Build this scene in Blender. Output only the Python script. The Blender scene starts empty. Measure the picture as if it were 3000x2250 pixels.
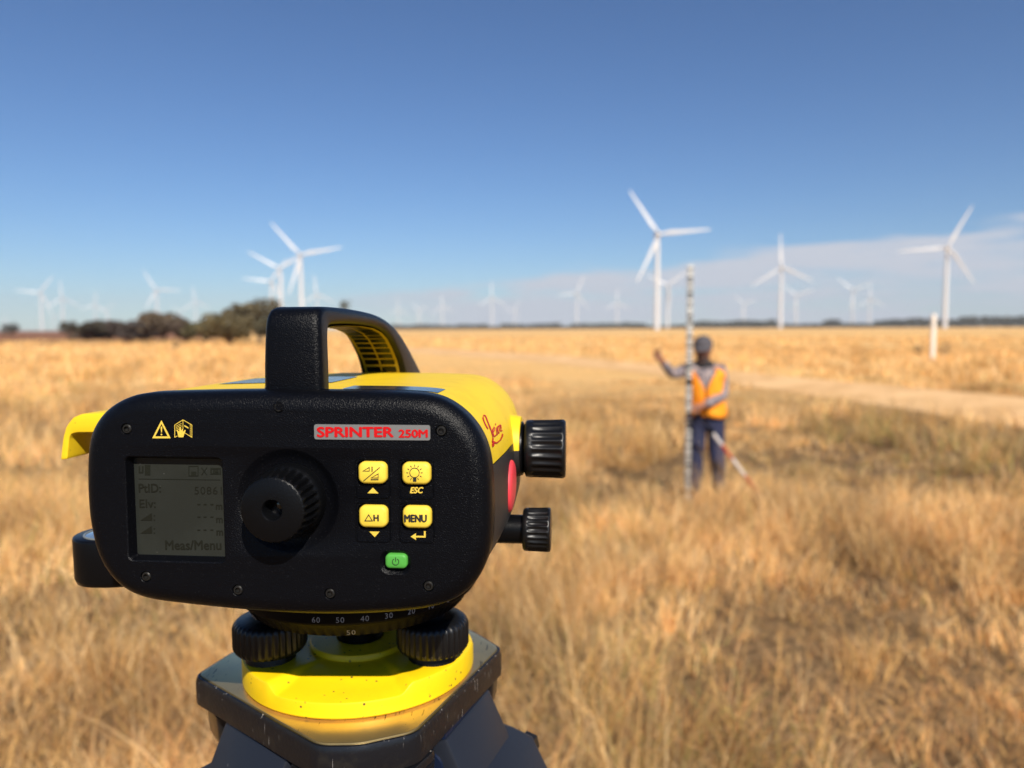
import bpy, bmesh, math, random
import numpy as np
from mathutils import Vector, Matrix
from mathutils.geometry import tessellate_polygon
R = math.radians
random.seed(7); rng = np.random.default_rng(11)
scene = bpy.context.scene
col = scene.collection

# ------------------------------------------------------------------ camera
EYE = Vector((0, 0, 1.8)); FPX = 2224.0
PITCH, ROLL = R(4.19), R(0.25)
cam_d = bpy.data.cameras.new('camera'); cam = bpy.data.objects.new('camera', cam_d); col.objects.link(cam)
fwd = Vector((0, math.cos(PITCH), -math.sin(PITCH)))
right = Vector((1, 0, 0)); up = right.cross(fwd)
right, up = right*math.cos(ROLL) - up*math.sin(ROLL), up*math.cos(ROLL) + right*math.sin(ROLL)
cam.matrix_world = Matrix(((right.x, up.x, -fwd.x, EYE.x), (right.y, up.y, -fwd.y, EYE.y), (right.z, up.z, -fwd.z, EYE.z), (0, 0, 0, 1)))
cam_d.sensor_width = 36; cam_d.lens = 36*FPX/3000; cam_d.clip_start = .02; cam_d.clip_end = 30000
cam_d.dof.use_dof = True; cam_d.dof.focus_distance = .325; cam_d.dof.aperture_fstop = 8.3; cam_d.dof.aperture_blades = 0
scene.camera = cam

# ------------------------------------------------------------------ sun and sky
SUN = Vector((.36, -1, .88)).normalized()
w = bpy.data.worlds.new('World'); scene.world = w; w.use_nodes = True
nt = w.node_tree; nt.nodes.clear()
def N(t, k, **kw):
    n = t.nodes.new(k)
    for a, b in kw.items(): setattr(n, a, b)
    return n
def LK(t, a, b): t.links.new(a, b)
sky = N(nt, 'ShaderNodeTexSky', sky_type='NISHITA', sun_disc=False)
sky.sun_elevation = math.asin(SUN.z); sky.sun_rotation = math.atan2(SUN.x, SUN.y)
sky.air_density = 1.0; sky.dust_density = 0; sky.ozone_density = 4.5; sky.altitude = 60
bg = N(nt, 'ShaderNodeBackground'); bg.inputs['Strength'].default_value = .1
wo = N(nt, 'ShaderNodeOutputWorld')
tc = N(nt, 'ShaderNodeTexCoord')
sep = N(nt, 'ShaderNodeSeparateXYZ'); LK(nt, tc.outputs['Generated'], sep.inputs[0])
# low bank of cloud above the horizon to the right: real directions in the sky
mp = N(nt, 'ShaderNodeMapping'); mp.inputs['Scale'].default_value = (3.2, 3.2, 22)
LK(nt, tc.outputs['Generated'], mp.inputs[0])
nz = N(nt, 'ShaderNodeTexNoise'); nz.inputs['Scale'].default_value = 1.5; nz.inputs['Detail'].default_value = 5; nz.inputs['Roughness'].default_value = .52
LK(nt, mp.outputs[0], nz.inputs['Vector'])
def M(t, op, a, b=None, c=None):
    n = N(t, 'ShaderNodeMath', operation=op)
    for i, v in enumerate((a, b, c)):
        if v is None: continue
        if isinstance(v, (int, float)): n.inputs[i].default_value = v
        else: LK(t, v, n.inputs[i])
    return n.outputs[0]
def SS(t, v, a, b, lo=0, hi=1):
    n = N(t, 'ShaderNodeMapRange', interpolation_type='SMOOTHSTEP')
    LK(t, v, n.inputs[0]); n.inputs[1].default_value = a; n.inputs[2].default_value = b; n.inputs[3].default_value = lo; n.inputs[4].default_value = hi
    return n.outputs[0]
edge = M(nt, 'MULTIPLY_ADD', sep.outputs['X'], .098, .064)                 # the bank's top edge climbs to the right
edge = M(nt, 'ADD', edge, M(nt, 'MULTIPLY', M(nt, 'SUBTRACT', nz.outputs['Fac'], .5), .12))
below = SS(nt, M(nt, 'SUBTRACT', edge, sep.outputs['Z']), -.002, .022)
body = SS(nt, nz.outputs['Fac'], .36, .56, .34, .95)
side = SS(nt, sep.outputs['X'], -.34, -.02)
fac = M(nt, 'MULTIPLY', M(nt, 'MULTIPLY', below, body), side)
front = SS(nt, sep.outputs['Y'], 0, .4)
fac = M(nt, 'MULTIPLY', fac, front)
hs = N(nt, 'ShaderNodeHueSaturation'); hs.inputs['Saturation'].default_value = 1.02; hs.inputs['Value'].default_value = .25
LK(nt, sky.outputs[0], hs.inputs['Color'])
gmn = N(nt, 'ShaderNodeGamma'); gmn.inputs['Gamma'].default_value = 1.104; LK(nt, hs.outputs[0], gmn.inputs['Color'])
h2 = N(nt, 'ShaderNodeHueSaturation'); h2.inputs['Value'].default_value = 2.07
tn_ = N(nt, 'ShaderNodeMix', data_type='RGBA', blend_type='MULTIPLY'); tn_.inputs['Factor'].default_value = 1; tn_.inputs['B'].default_value = (.78, .99, 1.2, 1); LK(nt, gmn.outputs[0], tn_.inputs['A']); LK(nt, tn_.outputs['Result'], h2.inputs['Color'])
mx = N(nt, 'ShaderNodeMix', data_type='RGBA'); LK(nt, fac, mx.inputs['Factor']); LK(nt, h2.outputs[0], mx.inputs['A']); mx.inputs['B'].default_value = (4.25, 4.4, 4.95, 1)
LK(nt, mx.outputs['Result'], bg.inputs['Color']); LK(nt, bg.outputs[0], wo.inputs[0])

sun_d = bpy.data.lights.new('sun', 'SUN'); sun_d.energy = 4.7; sun_d.angle = R(.5); sun_d.color = (1, .93, .82)
sun_o = bpy.data.objects.new('sun', sun_d); col.objects.link(sun_o); sun_o.rotation_euler = SUN.to_track_quat('Z', 'Y').to_euler(); sun_o.location = (3, -6, 12)
scene.view_settings.view_transform = 'Standard'; scene.view_settings.look = 'None'
scene.view_settings.exposure = 0.55; scene.view_settings.gamma = 1
scene.render.engine = 'CYCLES'
scene.render.resolution_x = 1024; scene.render.resolution_y = 768

# ------------------------------------------------------------------ pixel rays -> points at real depths
def ray(px, py): return fwd + right*((px-1500)/FPX) + up*((1125-py)/FPX)
def W(px, py, Y):                      # world point at depth Y
    d = ray(px, py); return EYE + d*(Y/d.y)
def G(px, py, z=0.0):                  # world point on the ground plane
    d = ray(px, py); return EYE + d*((z-EYE.z)/d.z)
PSI = R(5.5)
EX = Vector((math.cos(PSI), -math.sin(PSI), 0)); EY = Vector((math.sin(PSI), math.cos(PSI), 0)); EZ = Vector((0, 0, 1))
O = W(860, 1460, .30); O.z = EYE.z     # face frame: x right, y away, z height relative to the eye
def P(px, py, y):                      # point of the instrument's frame on its plane y
    d = ray(px, py); t = (y - (EYE-O).dot(EY))/d.dot(EY); q = EYE + d*t - O
    return Vector((q.dot(EX), y, q.z))
def to_world(v): return O + EX*v[0] + EY*v[1] + EZ*v[2]
def proj_np(x, y, z):
    wx = O.x + EX.x*x + EY.x*y; wy = O.y + EX.y*x + EY.y*y
    vx, vy, vz = wx-EYE.x, wy-EYE.y, z
    f_ = vx*fwd.x+vy*fwd.y+vz*fwd.z; r_ = vx*right.x+vy*right.y+vz*right.z; u_ = vx*up.x+vy*up.y+vz*up.z
    return 1500+FPX*r_/f_, 1125-FPX*u_/f_

# ------------------------------------------------------------------ object helpers
def tag(o, label=None, cat=None, group=None, kind=None):
    if label: o['label'] = label
    if cat: o['category'] = cat
    if group: o['group'] = group
    if kind: o['kind'] = kind
    return o
def empty(name, loc, rz=0):
    o = bpy.data.objects.new(name, None); col.objects.link(o); o.location = loc; o.rotation_euler = (0, 0, rz); o.empty_display_size = .05
    return o
class MB:
    def __init__(s): s.v = []; s.f = []
    def add(s, vs, fs):
        b = len(s.v); s.v += [tuple(v) for v in vs]; s.f += [tuple(i+b for i in f) for f in fs]; return s
    def loft(s, rings, closed=True, cap0=False, cap1=False):
        n = len(rings[0]); vs = [p for r in rings for p in r]; fs = []
        for i in range(len(rings)-1):
            for j in range(n if closed else n-1):
                k = (j+1) % n
                fs.append((i*n+j, i*n+k, (i+1)*n+k, (i+1)*n+j))
        if cap0: fs.append(tuple(range(n))[::-1])
        if cap1: fs.append(tuple((len(rings)-1)*n+j for j in range(n)))
        return s.add(vs, fs)
    def lathe(s, prof, c, ax='z', n=48, rib=None, caps=True):
        # prof: (r, h, ribweight); rib: (count, depth)
        c = Vector(c); rings = []
        for p in prof:
            r, h = p[0], p[1]; wgt = p[2] if len(p) > 2 else 0; ring = []
            for j in range(n):
                a = 2*math.pi*j/n; rr = r
                if rib and wgt: rr -= rib[1]*wgt*(.5+.5*math.cos(a*rib[0]))**.7
                u, v = rr*math.cos(a), rr*math.sin(a)
                ring.append(c+Vector({'z': (u, v, h), 'x': (h, u, v), 'y': (v, h, u)}[ax]))
            rings.append(ring)
        return s.loft(rings, True, caps, caps)
    def box(s, c, h, rot=None):
        c = Vector(c); vs = []
        for x in (-1, 1):
            for y in (-1, 1):
                for z in (-1, 1):
                    d = Vector((x*h[0], y*h[1], z*h[2]))
                    if rot: d = rot @ d
                    vs.append(c+d)
        return s.add(vs, [(0, 1, 3, 2), (4, 6, 7, 5), (0, 4, 5, 1), (2, 3, 7, 6), (0, 2, 6, 4), (1, 5, 7, 3)])
    def tube(s, pts, rad, n=10, caps=True):
        pts = [Vector(p) for p in pts]; rings = []
        rad = rad if isinstance(rad, (list, tuple)) else [rad]*len(pts)
        ref = None
        for i, p in enumerate(pts):
            d = (pts[min(i+1, len(pts)-1)]-pts[max(i-1, 0)]).normalized()
            if ref is None: ref = d.orthogonal().normalized()
            ref = (ref-d*ref.dot(d)).normalized(); b = d.cross(ref)
            rings.append([p+(ref*math.cos(2*math.pi*j/n)+b*math.sin(2*math.pi*j/n))*rad[i] for j in range(n)])
        return s.loft(rings, True, caps, caps)
    def poly(s, loops, f):            # fill 2D loops (first outer, others holes); f maps 2D -> 3D
        vl = [[Vector((p[0], p[1], 0)) for p in l] for l in loops]
        flat = [p for l in vl for p in l]
        return s.add([f(p.x, p.y) for p in flat], [t for t in tessellate_polygon(vl)])
    def build(s, name, mat, parent=None, off=None, bevel=0, sharp=32, smooth=True, seg=2, sub=0):
        me = bpy.data.meshes.new(name)
        vs = s.v if off is None else [(v[0]-off[0], v[1]-off[1], v[2]-off[2]) for v in s.v]
        me.from_pydata(vs, [], s.f)
        bm = bmesh.new(); bm.from_mesh(me); bmesh.ops.remove_doubles(bm, verts=bm.verts, dist=1e-6)
        bmesh.ops.recalc_face_normals(bm, faces=bm.faces)
        if bevel:
            es = [e for e in bm.edges if len(e.link_faces) == 2 and e.calc_face_angle(0) > R(30)]
            bmesh.ops.bevel(bm, geom=es, offset=bevel, segments=seg, profile=.5, affect='EDGES', clamp_overlap=True)
        bm.to_mesh(me); bm.free()
        if smooth:
            me.polygons.foreach_set('use_smooth', [True]*len(me.polygons)); me.set_sharp_from_angle(angle=R(sharp))
        o = bpy.data.objects.new(name, me); col.objects.link(o)
        for m in (mat if isinstance(mat, (list, tuple)) else [mat]): me.materials.append(m)
        if parent: o.parent = parent
        if sub:
            md = o.modifiers.new('subdivision', 'SUBSURF'); md.levels = md.render_levels = sub
        return o

# ------------------------------------------------------------------ materials
def mat(name, base, rough=.5, metal=0, spec=.5, bump=None, var=None, dust=None, coat=0, trans=0, scr=None, sss=0):
    """bump=(scale,strength,dist) var=(scale,colour2,lo,hi) dust=(scale,threshold,colour) scr=(scale vec,threshold,colour)"""
    m = bpy.data.materials.new(name); m.use_nodes = True; t = m.node_tree; b = t.nodes['Principled BSDF']
    b.inputs['Base Color'].default_value = (*base, 1); b.inputs['Roughness'].default_value = rough; b.inputs['Metallic'].default_value = metal
    b.inputs['Specular IOR Level'].default_value = spec; b.inputs['Coat Weight'].default_value = coat
    c = N(t, 'ShaderNodeTexCoord').outputs['Object']
    cur = None
    def mixc(f, A, B):
        n = N(t, 'ShaderNodeMix', data_type='RGBA'); LK(t, f, n.inputs['Factor'])
        for k, v in (('A', A), ('B', B)):
            if isinstance(v, tuple): n.inputs[k].default_value = (*v[:3], 1)
            else: LK(t, v, n.inputs[k])
        return n.outputs['Result']
    cur = tuple(base)
    if var:
        n = N(t, 'ShaderNodeTexNoise'); n.inputs['Scale'].default_value = var[0]; n.inputs['Detail'].default_value = 6; n.inputs['Roughness'].default_value = .6
        LK(t, c, n.inputs['Vector']); cur = mixc(SS(t, n.outputs['Fac'], var[2], var[3]), cur, var[1])
    if scr:
        mpn = N(t, 'ShaderNodeMapping'); mpn.inputs['Scale'].default_value = scr[0]; mpn.inputs['Rotation'].default_value = (.2, .5, .3); LK(t, c, mpn.inputs[0])
        n = N(t, 'ShaderNodeTexNoise'); n.inputs['Scale'].default_value = 1; n.inputs['Detail'].default_value = 4; LK(t, mpn.outputs[0], n.inputs['Vector'])
        n2 = N(t, 'ShaderNodeTexNoise'); n2.inputs['Scale'].default_value = scr[3] if len(scr) > 3 else 40; LK(t, c, n2.inputs['Vector'])
        f = M(t, 'MULTIPLY', SS(t, n.outputs['Fac'], scr[1], scr[1]+.05), SS(t, n2.outputs['Fac'], .5, .6))
        cur = mixc(f, cur, scr[2])
    if dust:
        v = N(t, 'ShaderNodeTexVoronoi'); v.inputs['Scale'].default_value = dust[0]; LK(t, c, v.inputs['Vector'])
        n = N(t, 'ShaderNodeTexNoise'); n.inputs['Scale'].default_value = dust[0]*.3; LK(t, c, n.inputs['Vector'])
        f = M(t, 'MULTIPLY', SS(t, v.outputs['Distance'], dust[1], dust[1]*.5), SS(t, n.outputs['Fac'], .52, .6))
        cur = mixc(f, cur, dust[2])
    if not isinstance(cur, tuple): LK(t, cur, b.inputs['Base Color'])
    if bump:
        n = N(t, 'ShaderNodeTexNoise'); n.inputs['Scale'].default_value = bump[0]; n.inputs['Detail'].default_value = 2
        LK(t, c, n.inputs['Vector']); bp = N(t, 'ShaderNodeBump'); bp.inputs['Strength'].default_value = bump[1]; bp.inputs['Distance'].default_value = bump[2]
        LK(t, n.outputs['Fac'], bp.inputs['Height']); LK(t, bp.outputs[0], b.inputs['Normal'])
    if trans:
        tr = N(t, 'ShaderNodeBsdfTranslucent'); ms = N(t, 'ShaderNodeMixShader'); ms.inputs[0].default_value = trans
        if isinstance(cur, tuple): tr.inputs[0].default_value = (*base, 1)
        else: LK(t, cur, tr.inputs[0])
        o = [x for x in t.nodes if x.type == 'OUTPUT_MATERIAL'][0]
        LK(t, b.outputs[0], ms.inputs[1]); LK(t, tr.outputs[0], ms.inputs[2]); LK(t, ms.outputs[0], o.inputs[0])
    return m
BLK = mat('grained_black_plastic', (.0020, .0022, .0033), .33, spec=.15, bump=(1900, .75, .00035), dust=(1500, .11, (.12, .12, .13)))
BLKS = mat('smooth_black_plastic', (.0024, .0026, .0034), .32, spec=.22, bump=(900, .12, .0003))
KNOB = mat('knob_black_rubber', (.004, .004, .0045), .38, spec=.4, bump=(700, .1, .0003))
LOWB = mat('satin_black_housing', (.02, .018, .018), .5, spec=.4, bump=(1200, .25, .0004))
YEL = mat('yellow_paint', (.80, .54, .014), .5, spec=.25, var=(60, (.74, .49, .014), .45, .7), dust=(420, .12, (.14, .10, .02)), bump=(300, .05, .0003))
YELT = mat('yellow_base_plate', (.85, .56, .005), .4, spec=.35, var=(50, (.76, .52, .006), .45, .75), dust=(300, .26, (.11, .075, .02)), bump=(200, .05, .0003))
BTN = mat('yellow_rubber', (.78, .55, .055), .5, spec=.35, dust=(500, .1, (.3, .2, .05)))
GRN = mat('green_rubber', (.07, .32, .045), .5, spec=.35)
INK = mat('black_print', (.012, .012, .012), .6)
YINK = mat('yellow_print', (.72, .5, .06), .55, bump=(1500, .4, .0004))
RED = mat('red_print', (.52, .004, .006), .5, spec=.25)
GREYP = mat('grey_name_strip', (.22, .22, .215), .35, metal=.3)
WINK = mat('white_print', (.30, .30, .30), .6)
LCD = mat('lcd_glass', (.0185, .0205, .0175), .12, spec=.25, dust=(420, .08, (.2, .2, .18)), var=(35, (.0225, .025, .0215), .4, .7))
LCDI = mat('lcd_segments', (.0115, .0122, .0092), .2, spec=.2)
LCDF = mat('lcd_faint_segments', (.012, .0135, .010), .2, spec=.2)
CIRC = mat('circle_black', (.002, .002, .0024), .6, spec=.1)
STEEL = mat('dark_screw_steel', (.05, .048, .045), .35, metal=.8)
GLASS = mat('eyepiece_glass', (.004, .004, .006), .05, spec=.8)
VIAL = mat('vial_glass', (.13, .19, .26), .08, spec=.8, coat=1)
VIALR = mat('vial_ring', (.16, .17, .16), .3)
PINK = mat('red_button_rubber', (.70, .045, .06), .5)
DECAL = mat('dark_label', (.025, .032, .045), .16, spec=.7, var=(90, (.07, .085, .1), .5, .7), bump=(250, .1, .0004))
PLATE = mat('worn_aluminium_reflected_gold', (.68, .51, .23), .32, metal=.88, var=(45, (.58, .44, .22), .4, .7), scr=((900, 90, 900), .62, (.12, .09, .06), 60), bump=(120, .06, .0005))  # golden reflection of the yellow base is painted into the metal's colour
TRIB = mat('tripod_black_enamel', (.007, .0075, .010), .28, spec=.4, scr=((900, 700, 50), .63, (.28, .26, .24), 45), bump=(420, .22, .0005), var=(70, (.016, .015, .014), .5, .7))
TRIS = mat('tripod_slate_paint', (.012, .0145, .022), .42, spec=.35, scr=((300, 300, 100), .68, (.35, .35, .36), 30), bump=(250, .1, .0004))
TRID = mat('tripod_dark_blue', (.006, .012, .035), .4)
WOODL = mat('tripod_leg_metal', (.3, .3, .32), .4, metal=.6)

# ================================================================== THE SURVEY LEVEL
AX = P(1057, 1900, .1085); AXX, AXY = AX.x, .1085
ZB = -.185                                    # underside of the yellow base plate
OFF = Vector((AXX, AXY, ZB))
level = empty('survey_level', to_world(OFF), -PSI)
tag(level, 'yellow and black digital survey level mounted on the tripod in the foreground', 'survey instrument')
def B(mb, name, m, parent=None, **kw): return mb.build(name, m, parent or level, off=OFF, **kw)

outline_px = [(475,1147),(600,1144),(765,1141),(936,1143),(1080,1144),(1185,1147),(1262,1153),(1316,1172),(1370,1212),(1410,1264),(1432,1320),(1441,1381),(1444,1450),
 (1445,1530),(1440,1600),(1424,1655),(1390,1712),(1336,1752),(1262,1775),(1160,1787),(1020,1793),(880,1791),(720,1780),(584,1766),(480,1754),(425,1742),(374,1716),(331,1672),(297,1607),
 (278,1517),(272,1440),(271,1372),(273,1310),(284,1255),(314,1207),(352,1177),(396,1157),(432,1150)]
pts = [P(x, y, .008) for x, y in outline_px]; pts = [(p.x, p.z) for p in pts]
def smooth_closed(p, it=3):
    for _ in range(it):
        q = []
        for i in range(len(p)):
            a, b = p[i], p[(i+1) % len(p)]
            q += [(.75*a[0]+.25*b[0], .75*a[1]+.25*b[1]), (.25*a[0]+.75*b[0], .25*a[1]+.75*b[1])]
        p = q
    return p
def resample(p, n, closed=True):
    a = np.array(p + ([p[0]] if closed else [])); s = np.r_[0, np.cumsum(np.hypot(*np.diff(a, axis=0).T))]
    t = np.linspace(0, s[-1], n+1)[:-1] if closed else np.linspace(0, s[-1], n)
    return [(float(np.interp(u, s, a[:, 0])), float(np.interp(u, s, a[:, 1]))) for u in t]
OUT = resample(smooth_closed(pts), 200)
area = sum(OUT[i][0]*OUT[(i+1) % 200][1]-OUT[(i+1) % 200][0]*OUT[i][1] for i in range(200))
SGN = 1 if area > 0 else -1
def offset(p, d):                      # inward offset
    n = len(p); o = []
    for i in range(n):
        a, b = p[i-1], p[(i+1) % n]; tx, tz = b[0]-a[0], b[1]-a[1]; l = math.hypot(tx, tz)
        o.append((p[i][0]-SGN*tz/l*d, p[i][1]+SGN*tx/l*d))
    return o
def rrect(x0, x1, z0, z1, r, n=6):
    o = []
    for cx, cz, a0 in ((x1-r, z1-r, 0), (x0+r, z1-r, 90), (x0+r, z0+r, 180), (x1-r, z0+r, 270)):
        o += [(cx+r*math.cos(R(a0+90*k/n)), cz+r*math.sin(R(a0+90*k/n))) for k in range(n+1)]
    return o
def circ(cx, cz, r, n=48): return [(cx+r*math.cos(2*math.pi*k/n), cz+r*math.sin(2*math.pi*k/n)) for k in range(n)]
def rpx(x0, y0, x1, y1, r, y=0.0, n=6):
    a, b = P(x0, y1, y), P(x1, y0, y); c, d = P(x0, y0, y), P(x1, y1, y)
    return rrect((a.x+c.x)/2, (b.x+d.x)/2, (a.z+d.z)/2, (b.z+c.z)/2, r, n)

# --- front panel: rounded rim, flat face with real openings
RR = .0075
fp = MB(); rings = []
for k in range(9):
    a = R(90*k/8); q = offset(OUT, RR*(1-math.sin(a))); rings.append([(x, RR*(1-math.cos(a)), z) for x, z in q])
rings.append([(x, .0145, z) for x, z in OUT]); q = offset(OUT, .0012); rings.append([(x, .0150, z) for x, z in q])
q = offset(OUT, .012); rings.append([(x, .0150, z) for x, z in q])
fp.loft(rings)
flat = offset(OUT, RR)
EYC = P(843, 1468, 0)                    # eyepiece centre on the face
lcd_o = rpx(368, 1337, 657, 1648, .0026)
dish = circ(EYC.x, EYC.z, .0212, 64)
keys = {'B1': (1050, 1353, 1133, 1417), 'B2': (1178, 1354.5, 1261, 1419), 'B3': (1052, 1481, 1135, 1545), 'B4': (1180, 1482.5, 1263, 1547)}
holes = [lcd_o, dish]
wells = {k: rpx(v[0]-4, v[1]-4, v[2]+4, v[3]+4, .0022) for k, v in keys.items()}
holes += list(wells.values())
pw_o = rpx(1112, 1612, 1203, 1684, .0042)
holes.append(pw_o)
scr_px = [(370,1257),(815,1193),(1292,1263),(427,1690),(696,1730),(966,1740),(1255,1718)]
SC = [P(x, y, 0) for x, y in scr_px]
for s_ in SC: holes.append(circ(s_.x, s_.z, .0024, 24))
fp.poly([flat]+holes, lambda x, z: (x, 0, z))
def wall(mb, loop, steps, bottom=True):  # steps: (inset, depth)
    c = (sum(p[0] for p in loop)/len(loop), sum(p[1] for p in loop)/len(loop))
    A = sum(loop[i][0]*loop[(i+1) % len(loop)][1]-loop[(i+1) % len(loop)][0]*loop[i][1] for i in range(len(loop)))
    sg = 1 if A > 0 else -1; rs = []
    for ins, d in steps:
        n = len(loop); q = []
        for i in range(n):
            a, b = loop[i-1], loop[(i+1) % n]; tx, tz = b[0]-a[0], b[1]-a[1]; l = math.hypot(tx, tz) or 1
            q.append((loop[i][0]-sg*tz/l*ins, d, loop[i][1]+sg*tx/l*ins))
        rs.append(q)
    mb.loft(rs, True, False, bottom)
wall(fp, lcd_o, [(0, 0), (.0005, .0004), (.0017, .0046)])
wall(fp, dish, [(0, 0), (.0004, .0002), (.0022, .0016), (.0045, .0028), (.0085, .0032)])
for v in wells.values(): wall(fp, v, [(0, 0), (.0001, .0016)])
wall(fp, pw_o, [(0, 0), (.0004, .0003), (.0022, .0022)])
for s_ in SC: wall(fp, circ(s_.x, s_.z, .0024, 24), [(0, 0), (.00015, .0002), (.0002, .0016)])
for k, v in keys.items():                # raised hairline frames round the keys
    x0, y0, x1, y1 = v; o = rpx(x0-9, y0-10, x1+9, y1+41, .0014); i = rpx(x0-7.6, y0-8.6, x1+7.6, y1+39.6, .0013)
    fp.poly([o, i], lambda x, z: (x, -.0006, z)); wall(fp, o, [(0, -.0006), (-.0002, .0001)], False)
panel = B(fp, 'front_panel', BLK, sharp=28)

# --- screen
sc = MB(); sc.poly([[(x, z) for x, z in offset(lcd_o, .0013)]], lambda x, z: (x, .0044, z)); 
scr = B(sc, 'display_screen', LCD)
def text_mb(body, h, off=0.0, shear=0, sx=1.0, spacing=1.0):   # glyph outlines, origin left/baseline, cap height h
    cu = bpy.data.curves.new('t', 'FONT'); cu.body = body; cu.size = 1; cu.offset = off; cu.shear = shear; cu.space_character = spacing; cu.resolution_u = 3
    o = bpy.data.objects.new('t', cu); col.objects.link(o); dg = bpy.context.evaluated_depsgraph_get()
    me = bpy.data.meshes.new_from_object(o.evaluated_get(dg)); vs = [v.co.copy() for v in me.vertices]; fs = [tuple(p.vertices) for p in me.polygons]
    bpy.data.objects.remove(o); bpy.data.curves.remove(cu); bpy.data.meshes.remove(me)
    x0 = min(v.x for v in vs); k = h/.69
    return [((v.x-x0)*k*sx, v.y*k) for v in vs], fs
def put_text(mb, body, x0, y0, x1, y1, y, off=.02, shear=0, spacing=1.0, fit=True):
    """text whose caps fill the px box on plane y"""
    a, b = P(x0, y1, y), P(x1, y1, y); c = P(x0, y0, y); hh = c.z-a.z
    vs, fs = text_mb(body, hh, 0, shear, spacing=spacing); wd = max(v[0] for v in vs); k = (b.x-a.x)/wd if fit else 1
    sl = (b.z-a.z)/(b.x-a.x); e = off*hh*1.45
    for n_, (dx, dz) in enumerate(((0, 0), (-e, 0), (e, 0), (0, e*.6), (0, -e*.6)) if off else ((0, 0),)):
        mb.add([(a.x+v[0]*k+dx, y-n_*1.5e-5, a.z+v[1]+sl*v[0]*k+dz) for v in vs], fs)
    return mb
def ribbon_px(p, wd, closed=False):      # polyline ribbon in 2D
    p = [Vector(q) for q in p]; n = len(p); L, Rr = [], []
    for i in range(n):
        a = p[i-1] if (closed or i > 0) else p[i]; b = p[(i+1) % n] if (closed or i < n-1) else p[i]
        d1 = (p[i]-a); d2 = (b-p[i]); 
        if d1.length < 1e-9: d1 = d2
        if d2.length < 1e-9: d2 = d1
        t = (d1.normalized()+d2.normalized()); t = t.normalized() if t.length > 1e-6 else d1.normalized()
        nn = Vector((-t.y, t.x)); cs = max(.5, abs(nn.dot(Vector((-d1.normalized().y, d1.normalized().x)))))
        ww = (wd[i] if isinstance(wd, (list, tuple)) else wd)/2/cs
        L.append(p[i]+nn*ww); Rr.append(p[i]-nn*ww)
    m = n if closed else n-1
    return L+Rr, [(i, (i+1) % n, n+(i+1) % n, n+i) for i in range(m)]
def stroke(mb, p, wd, y, closed=False):
    vs, fs = ribbon_px(p, wd, closed); return mb.add([P(v.x, v.y, y) for v in vs], fs)
def fillpx(mb, p, y, holes=()): return mb.poly([p]+list(holes), lambda a, b: P(a, b, y))
YS = .0042
m_ = MB()
put_text(m_, 'PtID:', 407, 1417, 471, 1442, YS, .02); put_text(m_, '50861', 570, 1426, 650, 1448, YS, .0, spacing=1.1)
put_text(m_, 'Elv:', 409, 1463, 456, 1487, YS, .012)
for yy in (1482, 1519, 1557):
    for xx in (578, 596, 616): stroke(m_, [(xx, yy-4), (xx+9, yy-4)], 3.5, YS)
put_text(m_, 'm', 633, 1472, 651, 1492, YS, .02); put_text(m_, 'm', 634, 1510, 652, 1531, YS, .02); put_text(m_, 'm', 635, 1547, 653, 1568, YS, .03)
for yy in (1525, 1563):
    fillpx(m_, [(411, yy), (444, yy-22), (446, yy)], YS); stroke(m_, [(450, yy-1), (454, yy-1)], 4, YS); stroke(m_, [(450, yy-14), (454, yy-14)], 4, YS)
put_text(m_, 'Meas/Menu', 485, 1583, 648, 1610, YS, .022)
B(m_, 'screen_text', LCDI, scr) if False else None
so = m_.build('screen_text', LCDI, scr, off=OFF)
m_ = MB(); stroke(m_, [(406, 1403), (646, 1406)], 1.6, YS)
fillpx(m_, [(424, 1362), (440, 1362), (440, 1392), (424, 1392)], YS); stroke(m_, [(408, 1366), (408, 1384), (418, 1384), (418, 1366)], 4, YS)
stroke(m_, [(553, 1366), (580, 1366), (580, 1394), (553, 1394)], 2.5, YS, True); fillpx(m_, [(560, 1382), (574, 1382), (574, 1393), (560, 1393)], YS)
stroke(m_, [(590, 1370), (606, 1392)], 2.5, YS); stroke(m_, [(606, 1370), (590, 1392)], 2.5, YS)
stroke(m_, [(618, 1373), (645, 1373), (645, 1388), (618, 1388)], 4, YS, True); fillpx(m_, [(624, 1377), (640, 1377), (640, 1385), (624, 1385)], YS)
m_.build('status_icons', LCDF, scr, off=OFF)

# --- screws
for s_ in SC:
    a = MB(); a.lathe([(.00195, .0016), (.00195, .0004), (.0016, 0), (.00115, 0)], (s_.x, 0, s_.z), 'y', 24, caps=False)
    hexr = [(.0011, 0), (.00095, .0011)]
    a.loft([[(s_.x+r*math.cos(R(60*k)), h, s_.z+r*math.sin(R(60*k))) for k in range(6)] for r, h in hexr], True, False, True)
    B(a, 'screw', STEEL)

# --- eyepiece
ey = MB(); n_ = 96
pr = [(.0150, .0032, 0), (.0150, .0, 0), (.0147, -.0022, 0), (.0141, -.0030, 0), (.0140, -.0036, .3), (.0140, -.0050, 1), (.0136, -.0125, 1), (.0132, -.0140, .4), (.0125, -.0152, 0), (.0118, -.0156, 0), (.0042, -.0156, 0), (.0037, -.0150, 0), (.0034, -.0090, 0), (.0032, -.0085, 0)]
ey.lathe(pr, (EYC.x, 0, EYC.z), 'y', 224, rib=(28, .0014), caps=False)
eyo = B(ey, 'eyepiece', mat('eyepiece_black', (.0022, .0024, .003), .36, spec=.2, bump=(1500, .3, .0003)), sharp=40)
eg = MB(); eg.lathe([(.0036, -.0088), (.002, -.0094), (.0003, -.0096)], (EYC.x, 0, EYC.z), 'y', 32); eg.build('eyepiece_lens', GLASS, eyo, off=OFF)

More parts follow.
